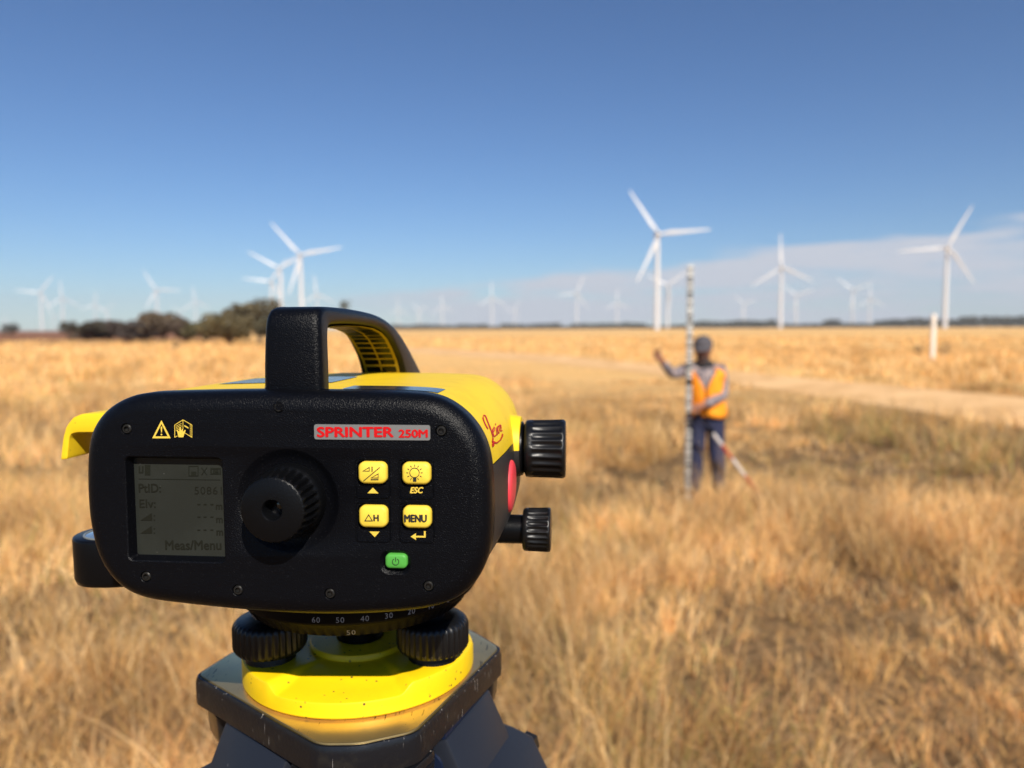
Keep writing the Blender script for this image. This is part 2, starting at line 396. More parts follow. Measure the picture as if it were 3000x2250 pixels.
# --- name strip with lettering
ns = MB(); o = rpx(922, 1244, 1261, 1288, .0009); ns.poly([o], lambda x, z: (x, -.0006, z)); wall(ns, o, [(0, -.0006), (0, .0004)], False)
nso = B(ns, 'name_strip', GREYP)
t_ = MB(); put_text(t_, 'SPRINTER', 930, 1251.5, 1152, 1279.5, -.0008, .055); put_text(t_, '250M', 1169, 1259, 1252, 1281, -.0008, .055)
t_.build('lettering', RED, nso, off=OFF)

# --- keys
def key(k, m, dome=-.0024, r=.0026, extra=0):
    x0, y0, x1, y1 = k; mb = MB(); o = rpx(x0+extra, y0+extra, x1-extra, y1-extra, r, dome*.6)
    wall(mb, o, [(0, .0016), (0, dome*.55), (.0004, dome*.85), (.0011, dome)], True); return mb
ic = {}
KD = -.0024; KI = KD-.0002
for k, v in keys.items():
    ko = B(key(v, BTN), 'key_button', BTN, sharp=60)
    i_ = MB()
    if k == 'B1':
        stroke(i_, [(1065, 1409), (1113, 1369)], 2.2, KI)
        stroke(i_, [(1063, 1380), (1082, 1369), (1082, 1380)], 2, KI, True); stroke(i_, [(1090, 1367), (1090, 1382)], 3.2, KI)
        stroke(i_, [(1087, 1400), (1108, 1388), (1108, 1400)], 2, KI, True); stroke(i_, [(1086, 1405), (1109, 1405)], 3, KI)
    if k == 'B2':
        cx, cy = 1214.5, 1385
        stroke(i_, [(cx+14*math.cos(R(a)), cy+14*math.sin(R(a))) for a in range(0, 360, 15)], 2, KI, True)
        for a in range(0, 360, 30):
            if a == 90: continue
            a2 = a+15 if False else a
            stroke(i_, [(cx+18*math.cos(R(a2)), cy+18*math.sin(R(a2))), (cx+24*math.cos(R(a2)), cy+24*math.sin(R(a2)))], 2, KI)
        fillpx(i_, [(1210, 1398), (1220, 1398), (1220, 1411), (1210, 1411)], KI)
    if k == 'B3':
        stroke(i_, [(1069, 1526), (1080, 1508), (1091, 1526)], 2.4, KI, True); put_text(i_, 'H', 1095, 1508, 1109, 1526, KI, .05)
    if k == 'B4': put_text(i_, 'MENU', 1185.5, 1508, 1249.5, 1529, KI, .05)
    i_.build('key_symbol', INK, ko, off=OFF)
pk = B(key((1129, 1624, 1192, 1665), GRN, -.0012, .0018), 'power_button', GRN, sharp=60)
i_ = MB(); KI = -.0014; cx, cy = 1159, 1646
stroke(i_, [(cx+9.5*math.cos(R(a)), cy+9.5*math.sin(R(a))) for a in range(-60, 241, 15)], 2, KI); stroke(i_, [(cx, cy-13), (cx, cy-1)], 2.2, KI)
i_.build('power_symbol', INK, pk, off=OFF)

# --- printed symbols on the face
YF = -.00015
i_ = MB(); fillpx(i_, [(473, 1231), (500, 1284), (446, 1284)], YF, [[(473, 1242), (491.5, 1278.5), (454.5, 1278.5)]])
fillpx(i_, [(470.5, 1250), (475.5, 1250), (474.2, 1267), (471.8, 1267)], YF); fillpx(i_, [(473+2.4*math.cos(R(a)), 1273+2.4*math.sin(R(a))) for a in range(0, 360, 40)], YF)
B(i_, 'warning_symbol', YINK)
i_ = MB(); stroke(i_, [(512, 1245), (536, 1230), (562, 1245)], 1.8, YF); stroke(i_, [(512, 1244), (512, 1281), (520, 1277)], 1.8, YF); stroke(i_, [(536, 1230), (536, 1264)], 1.6, YF)
stroke(i_, [(562, 1244), (562, 1281), (541, 1268)], 1.8, YF); stroke(i_, [(557.5, 1243), (557.5, 1277)], 1.2, YF)
for k in range(4): stroke(i_, [(515, 1249+k*4.4), (532, 1240.5+k*4.4)], 1.3, YF)
fillpx(i_, [(540, 1245), (552, 1252), (552, 1256), (540, 1249)], YF)
fillpx(i_, [(523, 1281), (520, 1268), (518, 1262), (521, 1260), (525, 1265), (526, 1252), (529, 1251), (531, 1262), (534, 1256), (537, 1258), (536.5, 1265), (542, 1259), (544, 1261), (540, 1271), (537, 1281)], YF)
B(i_, 'manual_symbol', YINK)
i_ = MB(); fillpx(i_, [(1092.5, 1428.5), (1109, 1445.5), (1076.5, 1445)], YF); B(i_, 'up_arrow', YINK)
i_ = MB(); put_text(i_, 'ESC', 1202, 1427.5, 1240, 1444.5, YF, .045, shear=.25); B(i_, 'escape_lettering', YINK)
i_ = MB(); fillpx(i_, [(1082, 1557), (1112, 1557.5), (1098, 1573.5)], YF); B(i_, 'down_arrow', YINK)
i_ = MB(); fillpx(i_, [(1203, 1572), (1219, 1562), (1218, 1569.5), (1242, 1570), (1242, 1556), (1247, 1556), (1247, 1575), (1218, 1574.5), (1219, 1582)], YF); B(i_, 'enter_arrow', YINK)

# --- housing behind the panel: yellow upper shell, black lower shell
ZS = P(1439, 1366, .014).z; CX = sum(p[0] for p in OUT)/len(OUT)
SH = offset(OUT, .0008)
YST = [.0152, .02, .03, .05, .075, .10, .13, .155, .175, .19, .197]
SCL = [1, 1, 1, 1, 1, 1, .995, .975, .92, .82, .70]
SCX = [1, 1.002, 1.010, 1.024, 1.033, 1.034, 1.022, .985, .92, .80, .66]
def s_at(y): return float(np.interp(y, YST, SCL))
def half(upper):
    n = len(SH); pl = []
    idx = [i for i in range(n) if (SH[i][1] > ZS) == upper]
    st = [i for i in idx if ((SH[i-1][1] > ZS) != upper)][0]
    k = st; seq = []
    while (SH[k % n][1] > ZS) == upper: seq.append(SH[k % n]); k += 1
    def cross(a, b): t = (ZS-a[1])/(b[1]-a[1]); return (a[0]+(b[0]-a[0])*t, ZS)
    return [cross(SH[st-1], SH[st])]+seq+[cross(SH[(k-1) % n], SH[k % n])]
UP, LO = half(True), half(False)
def shell(pl, g):
    mb = MB(); rings = [[(CX+(x-CX)*sx, y, ZS+(z-ZS)*s) for x, z in pl] for y, s, sx in zip(YST, SCL, SCX)]
    mb.loft(rings, False, False, True)
    mb.add(rings[0], [tuple(range(len(rings[0])))]); return mb
upo = B(shell(UP, 0), 'upper_housing', YEL, sharp=50)
LO2 = [(x, z-.0004) for x, z in LO]
loo = B(shell(LO2, 0), 'lower_housing', LOWB, sharp=50)

# surface lookup: pixel -> point on the yellow shell
ua = np.array(resample(UP, 400, False)); yg = np.linspace(.0156, .12, 300)
XX = ua[:, 0][:, None]; ZZ = ua[:, 1][:, None]; ss = np.interp(yg, YST, SCL)[None, :]; sxx = np.interp(yg, YST, SCX)[None, :]
GX = CX+(XX-CX)*sxx; GZ = ZS+(ZZ-ZS)*ss; GY = np.broadcast_to(yg[None, :], GX.shape)
PXg, PYg = proj_np(GX, GY, GZ)
tn = np.gradient(ua, axis=0); nl = np.hypot(tn[:, 0], tn[:, 1]); nrm = np.c_[tn[:, 1], -tn[:, 0]]/nl[:, None]
if nrm[200, 1] < 0: nrm = -nrm
def surf(px, py, off=.0003, right=True):
    d = (PXg-px)**2+(PYg-py)**2
    wall_ok = (nrm[:, 0][:, None]*(1714-0)+0 > -1e9)
    i, j = np.unravel_index(np.argmin(d), d.shape)
    return Vector((GX[i, j]+nrm[i, 0]*off, yg[j], GZ[i, j]+nrm[i, 1]*off))
def surf_fill(mb, px, off=.00035):
    return mb.poly([px], lambda a, b: surf(a, b, off))
# dark label on top: a real rectangle on the shell
def topz(x): 
    o = [p for p in UP if p[1] > ZS+.02]; o.sort(); return float(np.interp(x, [p[0] for p in o], [p[1] for p in o]))
a, b = surf(996, 1136), surf(1290, 1143)
def top_patch(x0, x1, y0, y1, off, nx=24, skew=0):
    mb = MB(); rings = []
    for k in range(5):
        y = y0+(y1-y0)*k/4; rings.append([(x0+(x1-x0)*j/nx+skew*k/4, y, topz(x0+(x1-x0)*j/nx+skew*k/4)+off) for j in range(nx+1)])
    mb.loft(rings, False); return mb
y0l = surf(1140, 1143).y; y1l = surf(1140, 1127).y
xl0 = P(1000, 1140, y0l).x; xl1 = P(1282, 1140, y0l).x
B(top_patch(xl0, xl1, .0215, .0395, .00035, skew=0), 'dark_label', DECAL)
xg1 = P(1030, 1100, .07).x
B(top_patch(xg1-.062, xg1-.006, .058, .1, .00035), 'top_label', DECAL)
# red script on the right shoulder
def bez(p, n=8):
    o = []
    for i in range(0, len(p)-3, 3):
        for k in range(n):
            t = k/n; a, b, c, d = (np.array(p[i+m]) for m in range(4))
            q = a*(1-t)**3+3*b*t*(1-t)**2+3*c*t*t*(1-t)+d*t**3; o.append((float(q[0]), float(q[1])))
    o.append(tuple(p[-1])); return o
lg = MB()
def C2(x, y): return (900+x/2.765, 850+y/2.765)
strokes = [
 ([(1462,1128),(1432,1090),(1410,1030),(1424,1014),(1442,1006),(1452,1060),(1474,1110),(1490,1150),(1500,1190),(1500,1225),(1498,1245),(1492,1264),(1500,1268),(1508,1262),(1504,1240),(1492,1218)], 8),
 ([(1492,1218),(1506,1240),(1530,1245),(1553,1222),(1565,1208),(1572,1190),(1577,1166)], 11),
 ([(1494,1150),(1510,1146),(1518,1122),(1508,1112),(1496,1116),(1496,1160),(1506,1182),(1514,1190),(1522,1182),(1526,1170)], 6),
 ([(1524,1112),(1526,1135),(1528,1155),(1532,1172),(1535,1174),(1538,1166),(1540,1158)], 6),
 ([(1550,1108),(1545,1096),(1538,1100),(1537,1120),(1538,1145),(1544,1164),(1552,1154)], 6),
 ([(1563,1100),(1556,1086),(1550,1094),(1550,1116),(1552,1140),(1559,1150),(1562,1134)], 6),
 ([(1563,1092),(1564,1112),(1565,1130),(1567,1146),(1570,1148),(1572,1142),(1574,1136)], 6)]
for p, wd in strokes:
    vs, fs = ribbon_px([C2(*q) for q in bez(p, 6)], wd/2.765); lg.add([surf(v.x, v.y, .0004) for v in vs], fs)
vs, fs = ribbon_px([C2(1519, 1082), C2(1522, 1093)], 3.4); lg.add([surf(v.x, v.y, .0004) for v in vs], fs)
B(lg, 'script_lettering', RED)

# --- carrying handle
HX = (P(852, 1040, .012).x+P(1157, 1085, .17).x)/2; HX = P(852, 1040, .012).x*.75+HX*.25
hs_ = [((.0115, -.0262), (.0225, -.0262), .0253), ((.0115, -.016), (.0228, -.016), .0250), ((.0120, -.004), (.0235, -.006), .0242), ((.0128, .003), (.0245, -.0022), .0236), ((.0148, .0070), (.0262, .0003), .0230),
      ((.0185, .0090), (.0290, .0013), .0228), ((.026, .0096), (.034, .0017), .0230), ((.05, .0096), (.052, .0020), .0236), ((.075, .0090), (.076, .0017), .024), ((.098, .0077), (.097, .0007), .0245),
      ((.117, .0052), (.113, -.0016), .0255), ((.134, .0010), (.124, -.0050), .026), ((.150, -.0048), (.134, -.0100), .0265), ((.171, -.0148), (.146, -.0180), .027), ((.197, -.0285), (.155, -.0285), .0275)]
hd = MB(); rings = []
for o, i_, wd in hs_:
    c = Vector(((o[0]+i_[0])/2, (o[1]+i_[1])/2)); u = Vector(o)-c; hw = wd/2; ring = []
    q = rrect(-hw, hw, -u.length, u.length, .0032, 4); un = u.normalized()
    for x, t in q: ring.append((HX+x, c.x+un.x*t, c.y+un.y*t))
    rings.append(ring)
def densify(rings, n):
    out = []
    for i in range(len(rings)-1):
        p0, p1, p2, p3 = (rings[max(0, i-1)], rings[i], rings[i+1], rings[min(len(rings)-1, i+2)])
        for k in range(n):
            t = k/n; r = []
            for a, b, c, d in zip(p0, p1, p2, p3):
                a, b, c, d = map(Vector, (a, b, c, d)); r.append(.5*((2*b)+(c-a)*t+(2*a-5*b+4*c-d)*t*t+(3*b-a-3*c+d)*t**3))
            out.append(r)
    return out+[rings[-1]]
hd.loft(densify(rings, 4), True, True, True)
hdo = B(hd, 'carrying_handle', BLK, sharp=50)
inner = resample([h[1] for h in hs_[5:]], 60, False)
def inpt(t, x, lift):
    k = t*(len(inner)-1); i = min(int(k), len(inner)-2); f = k-i
    a, b = inner[i], inner[i+1]; d = Vector((b[0]-a[0], b[1]-a[1])).normalized(); n = Vector((d.y, -d.x))
    if n.y > 0: n = -n
    return (HX+x, a[0]+(b[0]-a[0])*f+n.x*lift, a[1]+(b[1]-a[1])*f+n.y*lift)
li = MB(); li.loft([[inpt(t, x, .0004+(.0 if abs(x) > .009 else .0002)) for x in (-.0105, -.0095, 0, .0095, .0105)] for t in np.linspace(0, 1, 60)], False)
lio = li.build('grip_lining', mat('shade_darkened_yellow_plastic', (.30, .21, .012), .6, spec=.2), hdo, off=OFF)  # yellow lining, with the shade under the handle painted into its colour
sl = MB(); ns_ = 20
for k in range(ns_):
    t0 = .08+.9*k/ns_; t1 = t0+.9/ns_*.66
    for x0, x1 in ((-.0088, -.0006), (.0006, .0088)):
        r_ = [[inpt(t, x, .0009) for x in np.linspace(x0, x1, 4)] for t in np.linspace(t0, t1, 3)]; sl.loft(r_, False)
sl.build('grip_slots', BLKS, hdo, off=OFF)

# --- focus knob (right) and its yellow boss
fk = P(1594, 1315, .095); r0 = (P(1594, 1227, .088).z-P(1594, 1402, .088).z)/2
x0 = P(1531, 1315, .082).x; x1 = P(1656, 1315, .088).x; L = x1-x0
KZ = fk.z; KY = .096; r0 = r0*1.0
bs = MB(); bs.lathe([(.0142, -.018), (.0146, -.006), (.0138, -.0009), (.0120, .0)], (x0, KY, KZ), 'x', 48); 
bo = MB(); yb = P(1520, 1268, .05)
bo.lathe([(.0165, -.014), (.0160, -.004), (.0150, -.0008)], (x0-.001, KY, KZ+.0022), 'x', 40)

def halfboss(up_):
    mb = MB(); rs = []
    for r_, h_ in ((.0168, -.016), (.0160, -.004), (.0152, -.0008), (.0120, -.0006)):
        rs.append([(x0-.001+h_, KY+r_*math.cos(R(k*7.5)), KZ+.0012+r_*math.sin(R(k*7.5))) for k in (range(0, 25) if up_ else range(24, 49))])
    mb.loft(rs, False); return mb
B(halfboss(True), 'knob_boss', YEL); B(halfboss(False), 'knob_boss', LOWB); B(bs, 'knob_collar', BLKS)
def knob(x0, x1, r, y, z, name, nrib, depth, n):
    L = x1-x0; mb = MB()
    mb.lathe([(r*.55, 0), (r*.90, .0), (r*.955, .0006), (r*.97, .002, 0), (r*.975, L*.18, 0), (r*.978, L*.22, .9), (r*.985, L*.5, 1), (r, L*.86, 1), (r, L*.91, .3), (r*.99, L*.94, 0), (r*.965, L*.98, 0), (r*.92, L*1.0, 0), (r*.4, L*1.0, 0)], (x0, y, z), 'x', n, rib=(nrib, depth))
    return B(mb, name, KNOB, sharp=50)
knob(x0+.0004, x1, r0, KY, KZ, 'focus_knob', 22, .0011, 22*9)
dz = P(1570, 1551, .084); r1 = (P(1570, 1487, .077).z-P(1570, 1616, .077).z)/2
dx0 = P(1531, 1551, .075).x; dx1 = P(1612, 1551, .078).x
shf = MB(); shf.lathe([(.0072, -.035), (.0072, 0)], (dx0, .084, dz.z), 'x', 32); B(shf, 'drive_shaft', BLKS)
knob(dx0-.0003, dx1, r1, .084, dz.z, 'drive_knob', 24, .0008, 24*8)
# --- red button on the right side
def sidex(z, y, sc=True):
    o = [p for p in (LO if z < ZS else UP) if p[0] > CX+.03]; o.sort(key=lambda p: p[1]); s = s_at(y)
    zz = ZS+(z-ZS)/s; return CX+(float(np.interp(zz, [p[1] for p in o], [p[0] for p in o]))-CX)*float(np.interp(y, YST, SCX))
rb = MB(); BYc = .066; bc = P(1501, 1424, BYc); rings = []
for rr, lift in ((.0125, .0), (.0122, .0008), (.0112, .0013), (.006, .0016), (.0005, .0016)):
    rings.append([(sidex(bc.z+rr*math.sin(2*math.pi*k/40), BYc+rr*math.cos(2*math.pi*k/40)*.92)+lift, BYc+rr*math.cos(2*math.pi*k/40)*.92, bc.z+rr*math.sin(2*math.pi*k/40)) for k in range(40)])
rb.loft(rings, True, False, True); B(rb, 'measure_button', PINK, sharp=50)

# --- yellow hood at the left
YH = .055
ho = [P(x, y, YH) for x, y in [(177,1347),(184,1284),(193,1250),(212,1224),(238,1213),(330,1209)]]
hi = [P(x, y, YH) for x, y in [(197,1345),(202,1292),(204,1276),(210,1270),(225,1267),(330,1266)]]
ho = [(p.x, p.z) for p in ho]; hi = [(p.x, p.z) for p in hi]
ho2, hi2 = resample(ho, 20, False), resample(hi, 20, False)
hb = MB(); D1 = .022
prof = ho2+hi2[::-1]
hb.loft([[(x, YH, z) for x, z in prof], [(x, YH+D1, z) for x, z in prof]], True, False, False)
for yy, flip in ((YH, 0), (YH+D1, 1)):
    b0 = len(hb.v); hb.add([(x, yy, z) for x, z in ho2+hi2], [(j, j+1, 21+j, 20+j) for j in range(19)])
xr, zt = hi2[-1][0], hi2[-1][1]; zb_ = P(271, 1328, YH).z
bw = [(hi2[0][0], hi2[0][1]), (hi2[3][0], hi2[3][1]), (hi2[8][0], hi2[8][1]), (xr, zt), (xr, zb_), (hi2[0][0], hi2[0][1])]
hb.add([(hi2[0][0], YH+.016, hi2[0][1]+.0002), (hi2[9][0], YH+.016, hi2[9][1]+.0004), (xr, YH+.016, zt+.0004), (xr, YH+.016, zb_), (hi2[0][0], YH+.0185, hi2[0][1]+.0002), (hi2[9][0], YH+.0185, hi2[9][1]+.0004), (xr, YH+.0185, zt+.0004), (xr, YH+.0185, zb_)],
       [(0, 1, 2, 3), (7, 6, 5, 4), (0, 3, 7, 4), (0, 4, 5, 1)])
B(hb, 'side_hood', YEL, sharp=35, bevel=.0006)

# --- circular bubble housing at the left
YV = .06
lv = P(233, 1600, YV); vt = P(290, 1560, YV).z; vb = P(260, 1694, YV).z
rv = .0165; vc = Vector((lv.x+rv, YV, 0))
bh = MB(); rings = []
for k, (sc_, z) in enumerate([(.80, vb), (.93, vb+.0008), (.985, vb+.0032), (1.0, vt-.0012), (.985, vt-.0004), (.94, vt)]):
    ring = []
    for j in range(40):
        a = 2*math.pi*j/40; x, y = rv*sc_*math.cos(a), rv*sc_*math.sin(a)
        if x > 0: x *= 1.7
        ring.append((vc.x+x, vc.y+y, z))
    rings.append(ring)
bh.loft(rings, True, True, True)
bho = B(bh, 'bubble_housing', BLKS, sharp=50)
vg = MB(); vg.lathe([(.0135, vt-.001), (.0135, vt+.0004), (.0127, vt+.0006), (.0124, vt+.0003)], (vc.x+.002, vc.y, 0), 'z', 40, caps=False); vg.build('bubble_ring', VIALR, bho, off=OFF)
vg = MB(); vg.lathe([(.0124, vt+.0002), (.008, vt+.0010), (.002, vt+.0013)], (vc.x+.002, vc.y, 0), 'z', 40); vg.build('bubble_glass', VIAL, bho, off=OFF)

# --- horizontal circle under the body
ci = MB(); ci.lathe([(.052, -.108), (.0638, -.108, 0), (.0645, -.1095, 0), (.0645, -.1368, 0), (.0638, -.1378, 0)], (AXX, AXY, 0), 'z', 128, caps=True)
cio = B(ci, 'circle_ring', CIRC, sharp=40)
ci = MB(); ci.lathe([(.0636, -.1380, 0), (.0625, -.1384, 0), (.0612, -.1400, 0), (.0608, -.1405, 1), (.0582, -.1448, 1), (.0574, -.1455, 0), (.0540, -.1464, 0), (.02, -.1466)], (AXX, AXY, 0), 'z', 560, rib=(80, .0007))
cro = B(ci, 'setting_ring', CIRC, sharp=50)
def ring_text(body, ang, r, z, h, parent, flip=False, slant=0.0):
    vs, fs = text_mb(body, h, 0, spacing=1.15); wd = max(v[0] for v in vs); mb = MB(); out = []
    for x, y in vs:
        a = R(ang)+(x-wd/2)/r; rr = r+.0003+slant*y
        out.append((AXX+rr*math.sin(a), AXY-rr*math.cos(a), z+y))
    mb.add(out, fs); return mb.build('scale_number', WINK, parent, off=OFF)
for i_, t in enumerate(['90', '80', '70', '60', '50', '40', '30', '20', '10', '0']):
    if t in ('90', '80', '70'): continue
    ring_text(t, 9+(i_-4)*10.0 if t != '90' else -40, .0645, -.1362, .0026, cio)
ring_text('100', -43, .0594, -.1438, .0031, cro, slant=.6); ring_text('50', 13, .0588, -.1444, .0028, cro, slant=.62)
# stem between circle and base
st_ = MB(); st_.lathe([(.030, -.1350), (.026, -.145), (.0262, -.150)], (AXX, AXY, 0), 'z', 48); 
st_ = MB(); st_.lathe([(.050, -.1464), (.048, -.1490), (.014, -.1510), (.012, -.1550), (.012, -.1690)], (AXX, AXY, 0), 'z', 64); 
B(st_, 'central_stem', BLKS)

# --- yellow base plate with raised pads
FS = [R(-150+15), R(-30+15), R(90+15)]; RS = .0482
FS = [math.atan2(-.0255, -.0378), math.atan2(-.0185, .0440), math.atan2(1, -.08)]
def pad(a):
    w_ = 0
    for f in FS:
        d = abs((a-f+math.pi) % (2*math.pi)-math.pi); w_ = max(w_, max(0, min(1, (R(33)-d)/R(7))))
    return w_*w_*(3-2*w_)
RP = .0622; bp = MB(); rings = []; na = 240
def bring(rf, zf): return [(AXX+rf(a)*math.cos(a), AXY+rf(a)*math.sin(a), zf(a)) for a in [2*math.pi*k/na for k in range(na)]]
rings.append(bring(lambda a: .03, lambda a: ZB)); rings.append(bring(lambda a: RP-.002, lambda a: ZB)); rings.append(bring(lambda a: RP-.0008, lambda a: ZB+.0004)); rings.append(bring(lambda a: RP, lambda a: ZB+.0014))
rings.append(bring(lambda a: RP, lambda a: -.1772+pad(a)*.0048))
rings.append(bring(lambda a: RP-.0003-.0002*pad(a), lambda a: -.1764+pad(a)*.0049))
rings.append(bring(lambda a: RP-.0012-.0006*pad(a), lambda a: -.1760+pad(a)*.0050))
rings.append(bring(lambda a: RP-.009, lambda a: -.1750+pad(a)*.0042))
rings.append(bring(lambda a: RP-.0165, lambda a: -.1730+pad(a)*.0022)); rings.append(bring(lambda a: RP-.019, lambda a: -.1722+pad(a)*.0015)); rings.append(bring(lambda a: .032, lambda a: -.1718+pad(a)*.0008)); rings.append(bring(lambda a: .0262, lambda a: -.1720))
bp.loft(rings, True, False, True); B(bp, 'base_plate', YELT, sharp=38)
pd = MB(); pd.lathe([(.0272, -.1725), (.0272, -.1700), (.0265, -.1690), (.0130, -.1688), (.0128, -.1700)], (AXX, AXY, 0), 'z', 64, caps=False); B(pd, 'centre_boss', YELT, sharp=40)
for f in FS:
    x, y = AXX+RS*math.cos(f), AXY+RS*math.sin(f); rs = .0188
    s_ = MB(); s_.lathe([(rs*.5, -.1492), (rs*.86, -.1495), (rs*.955, -.1510, .3), (rs, -.1530, 1), (rs, -.1630, 1), (rs*.97, -.1645, .7), (rs*.9, -.1660), (rs*.5, -.1663)], (x, y, 0), 'z', 36*8, rib=(36, .0009))
    so = B(s_, 'foot_screw', KNOB, sharp=50)
    s_ = MB(); s_.lathe([(.0062, -.1464), (.0062, -.1495)], (x, y, 0), 'z', 24); s_.lathe([(.0115, -.1660), (.0125, -.1690), (.0130, -.1722)], (x, y, 0), 'z', 32); s_.build('screw_stem', BLKS, so, off=OFF)

# ================================================================== THE TRIPOD
axw = to_world(Vector((AXX, AXY, 0))); ZP = EYE.z+ZB-.0008
tri = empty('tripod', (axw.x, axw.y, 0)); tag(tri, 'dark slate surveying tripod with scratched black head carrying the yellow level', 'tripod')
LEG = [R(-132), R(-20), R(103)]; TOFF = Vector((0, 0, 0))
def head_outline(rs, rc, wc):            # truncated triangle: sides at rs, corners at rc with half width wc
    o = []
    for L_ in LEG:
        for cs in (-60, 60):
            ca = L_+R(cs); u = Vector((math.cos(ca), math.sin(ca))); t = Vector((-u.y, u.x)); s = 1 if cs < 0 else -1
            o.append(u*rc+t*(wc*s))
    return o
def round_loop(p, r=.006, n=5):
    o = []
    for i in range(len(p)):
        a, b, c = p[i-1], p[i], p[(i+1) % len(p)]; d1 = (a-b).normalized(); d2 = (c-b).normalized()
        s, e = b+d1*r, b+d2*r
        for k in range(n+1):
            t = k/n; o.append(s*(1-t)**2+b*2*t*(1-t)+e*t*t)
    return [(q.x, q.y) for q in o]
ho = head_outline(.063, .0835, .0215)
ho = [Vector(p) for p in ((-.0885, -.0125), (-.0035, -.0835), (.0155, -.0832), (.0402, -.0728), (.0790, .0215), (.0640, .0430), (.0420, .0710), (-.0540, .0510), (-.0790, .0190))]
hl = round_loop(ho, .006, 6)
SGN = 1
hd = MB(); A = sum(hl[i][0]*hl[(i+1) % len(hl)][1]-hl[(i+1) % len(hl)][0]*hl[i][1] for i in range(len(hl))); SGN = 1 if A > 0 else -1
rings = []
for ins, z in ((.003, -.016), (.002, -.016), (.0002, -.0145), (0, -.012), (0, -.0035), (.0005, -.0015), (.0010, -.0003), (.0016, 0), (.0021, -.0001), (.0023, -.0009), (.0032, -.0012)):
    rings.append([(x, y, ZP+z) for x, y in offset(hl, ins)])
hd.loft(rings, True, True, True)
for i in range(3):                       # three lugs going down at the corners
    ca = (R(-78), R(42), R(168))[i]; u = Vector((math.cos(ca), math.sin(ca))); t = Vector((-u.y, u.x))
    e1 = (LEG[i]); 
    p = [u*.0835+t*-.0205, u*.0835+t*.0205, u*.0665+t*.0345, u*.045+t*.027, u*.030+t*.0, u*.045+t*-.027, u*.0665+t*-.0345]
    lp = round_loop(p, .004, 3); A = sum(lp[k][0]*lp[(k+1) % len(lp)][1]-lp[(k+1) % len(lp)][0]*lp[k][1] for k in range(len(lp))); SGN = 1 if A > 0 else -1
    rs_ = [[(x, y, ZP+z) for x, y in offset(lp, ins)] for ins, z in ((.0006, -.0158), (.0001, -.0170), (.0, -.0195), (.0008, -.0198), (.0008, -.0204), (0, -.0207), (.001, -.034), (.003, -.039))]
    hd.loft(rs_, True, True, True)
hdo = hd.build('tripod_head', TRIB, tri, off=Vector((0, 0, 0)), sharp=40)
SGN = 1
A = sum(hl[i][0]*hl[(i+1) % len(hl)][1]-hl[(i+1) % len(hl)][0]*hl[i][1] for i in range(len(hl))); SGN = 1 if A > 0 else -1
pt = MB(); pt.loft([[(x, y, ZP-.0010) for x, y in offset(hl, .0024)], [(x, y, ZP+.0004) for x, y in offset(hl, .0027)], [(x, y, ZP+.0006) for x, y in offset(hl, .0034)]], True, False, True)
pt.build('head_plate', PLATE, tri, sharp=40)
def leg_frame(a):
    out = Vector((math.cos(a), math.sin(a), 0)); tan = Vector((-out.y, out.x, 0)); dn = (out*math.sin(R(26))-Vector((0, 0, 1))*math.cos(R(26))).normalized()
    nr = tan.cross(dn).normalized()
    if nr.dot(out) < 0: nr = -nr
    return out, tan, dn, nr
for a in LEG:
    out, tan, dn, nr = leg_frame(a); base = out*.056+Vector((0, 0, ZP-.0175))
    rot = Matrix((tan, nr, dn)).transposed()
    ro = empty('leg', (0, 0, 0)); bpy.data.objects.remove(ro)
    lg = MB(); H = (ZP-.02)/math.cos(R(26))
    lg.box(base+dn*.052+nr*-.001, (.0285, .010, .050), rot)
    lo = lg.build('leg', TRIS, tri, bevel=.002)
    s2 = MB(); c = base+dn*.089+nr*.008
    rings = []
    for s, hw, ht in ((-.066, .030, .004), (-.060, .038, .010), (-.05, .0415, .0135), (.01, .043, .015), (.06, .040, .014), (.075, .036, .012)):
        rings.append([c+dn*s+tan*x+nr*y for x, y in rrect(-hw, hw, -ht-.006, ht-.006 if s > -.058 else 0, .0035, 3)])
    s2.loft(rings, True, True, True); s2.build('shoulder', TRIS, lo, sharp=40)
    hg = MB(); hg.box(base+Vector((0, 0, .002))-out*.004, (.0275, .012, .0012), Matrix((tan, out, Vector((0, 0, 1)))).transposed()); hg.tube([base-tan*.03+dn*.012-nr*.006, base+tan*.03+dn*.012-nr*.006], .0075, 16)
    hg.build('hinge', TRID, lo)
    bt = MB()
    for sx in (-1, 1):
        bt = MB(); q = c-dn*.045+tan*(.043*sx); bt.tube([q-tan*.002*sx, q+tan*.004*sx], .0065, 6); bt.build('bolt', STEEL, lo)
    rl = MB()
    for sx in (-1, 1): rl.box(base+dn*(.16+.38)+tan*(.027*sx), (.009, .011, .40), rot)
    rl.build('upper_rails', WOODL, lo, bevel=.002)
    ll = MB(); ll.box(base+dn*(H*.5+.42), (.014, .010, H*.5-.42), rot); ll.box(base+dn*.93, (.04, .016, .03), rot); ll.tube([base+dn*(H-.02), base+dn*(H+.05)], [.012, .003], 10)
    ll.build('lower_leg', TRIB, lo, bevel=.0015)

exec_marker = 0
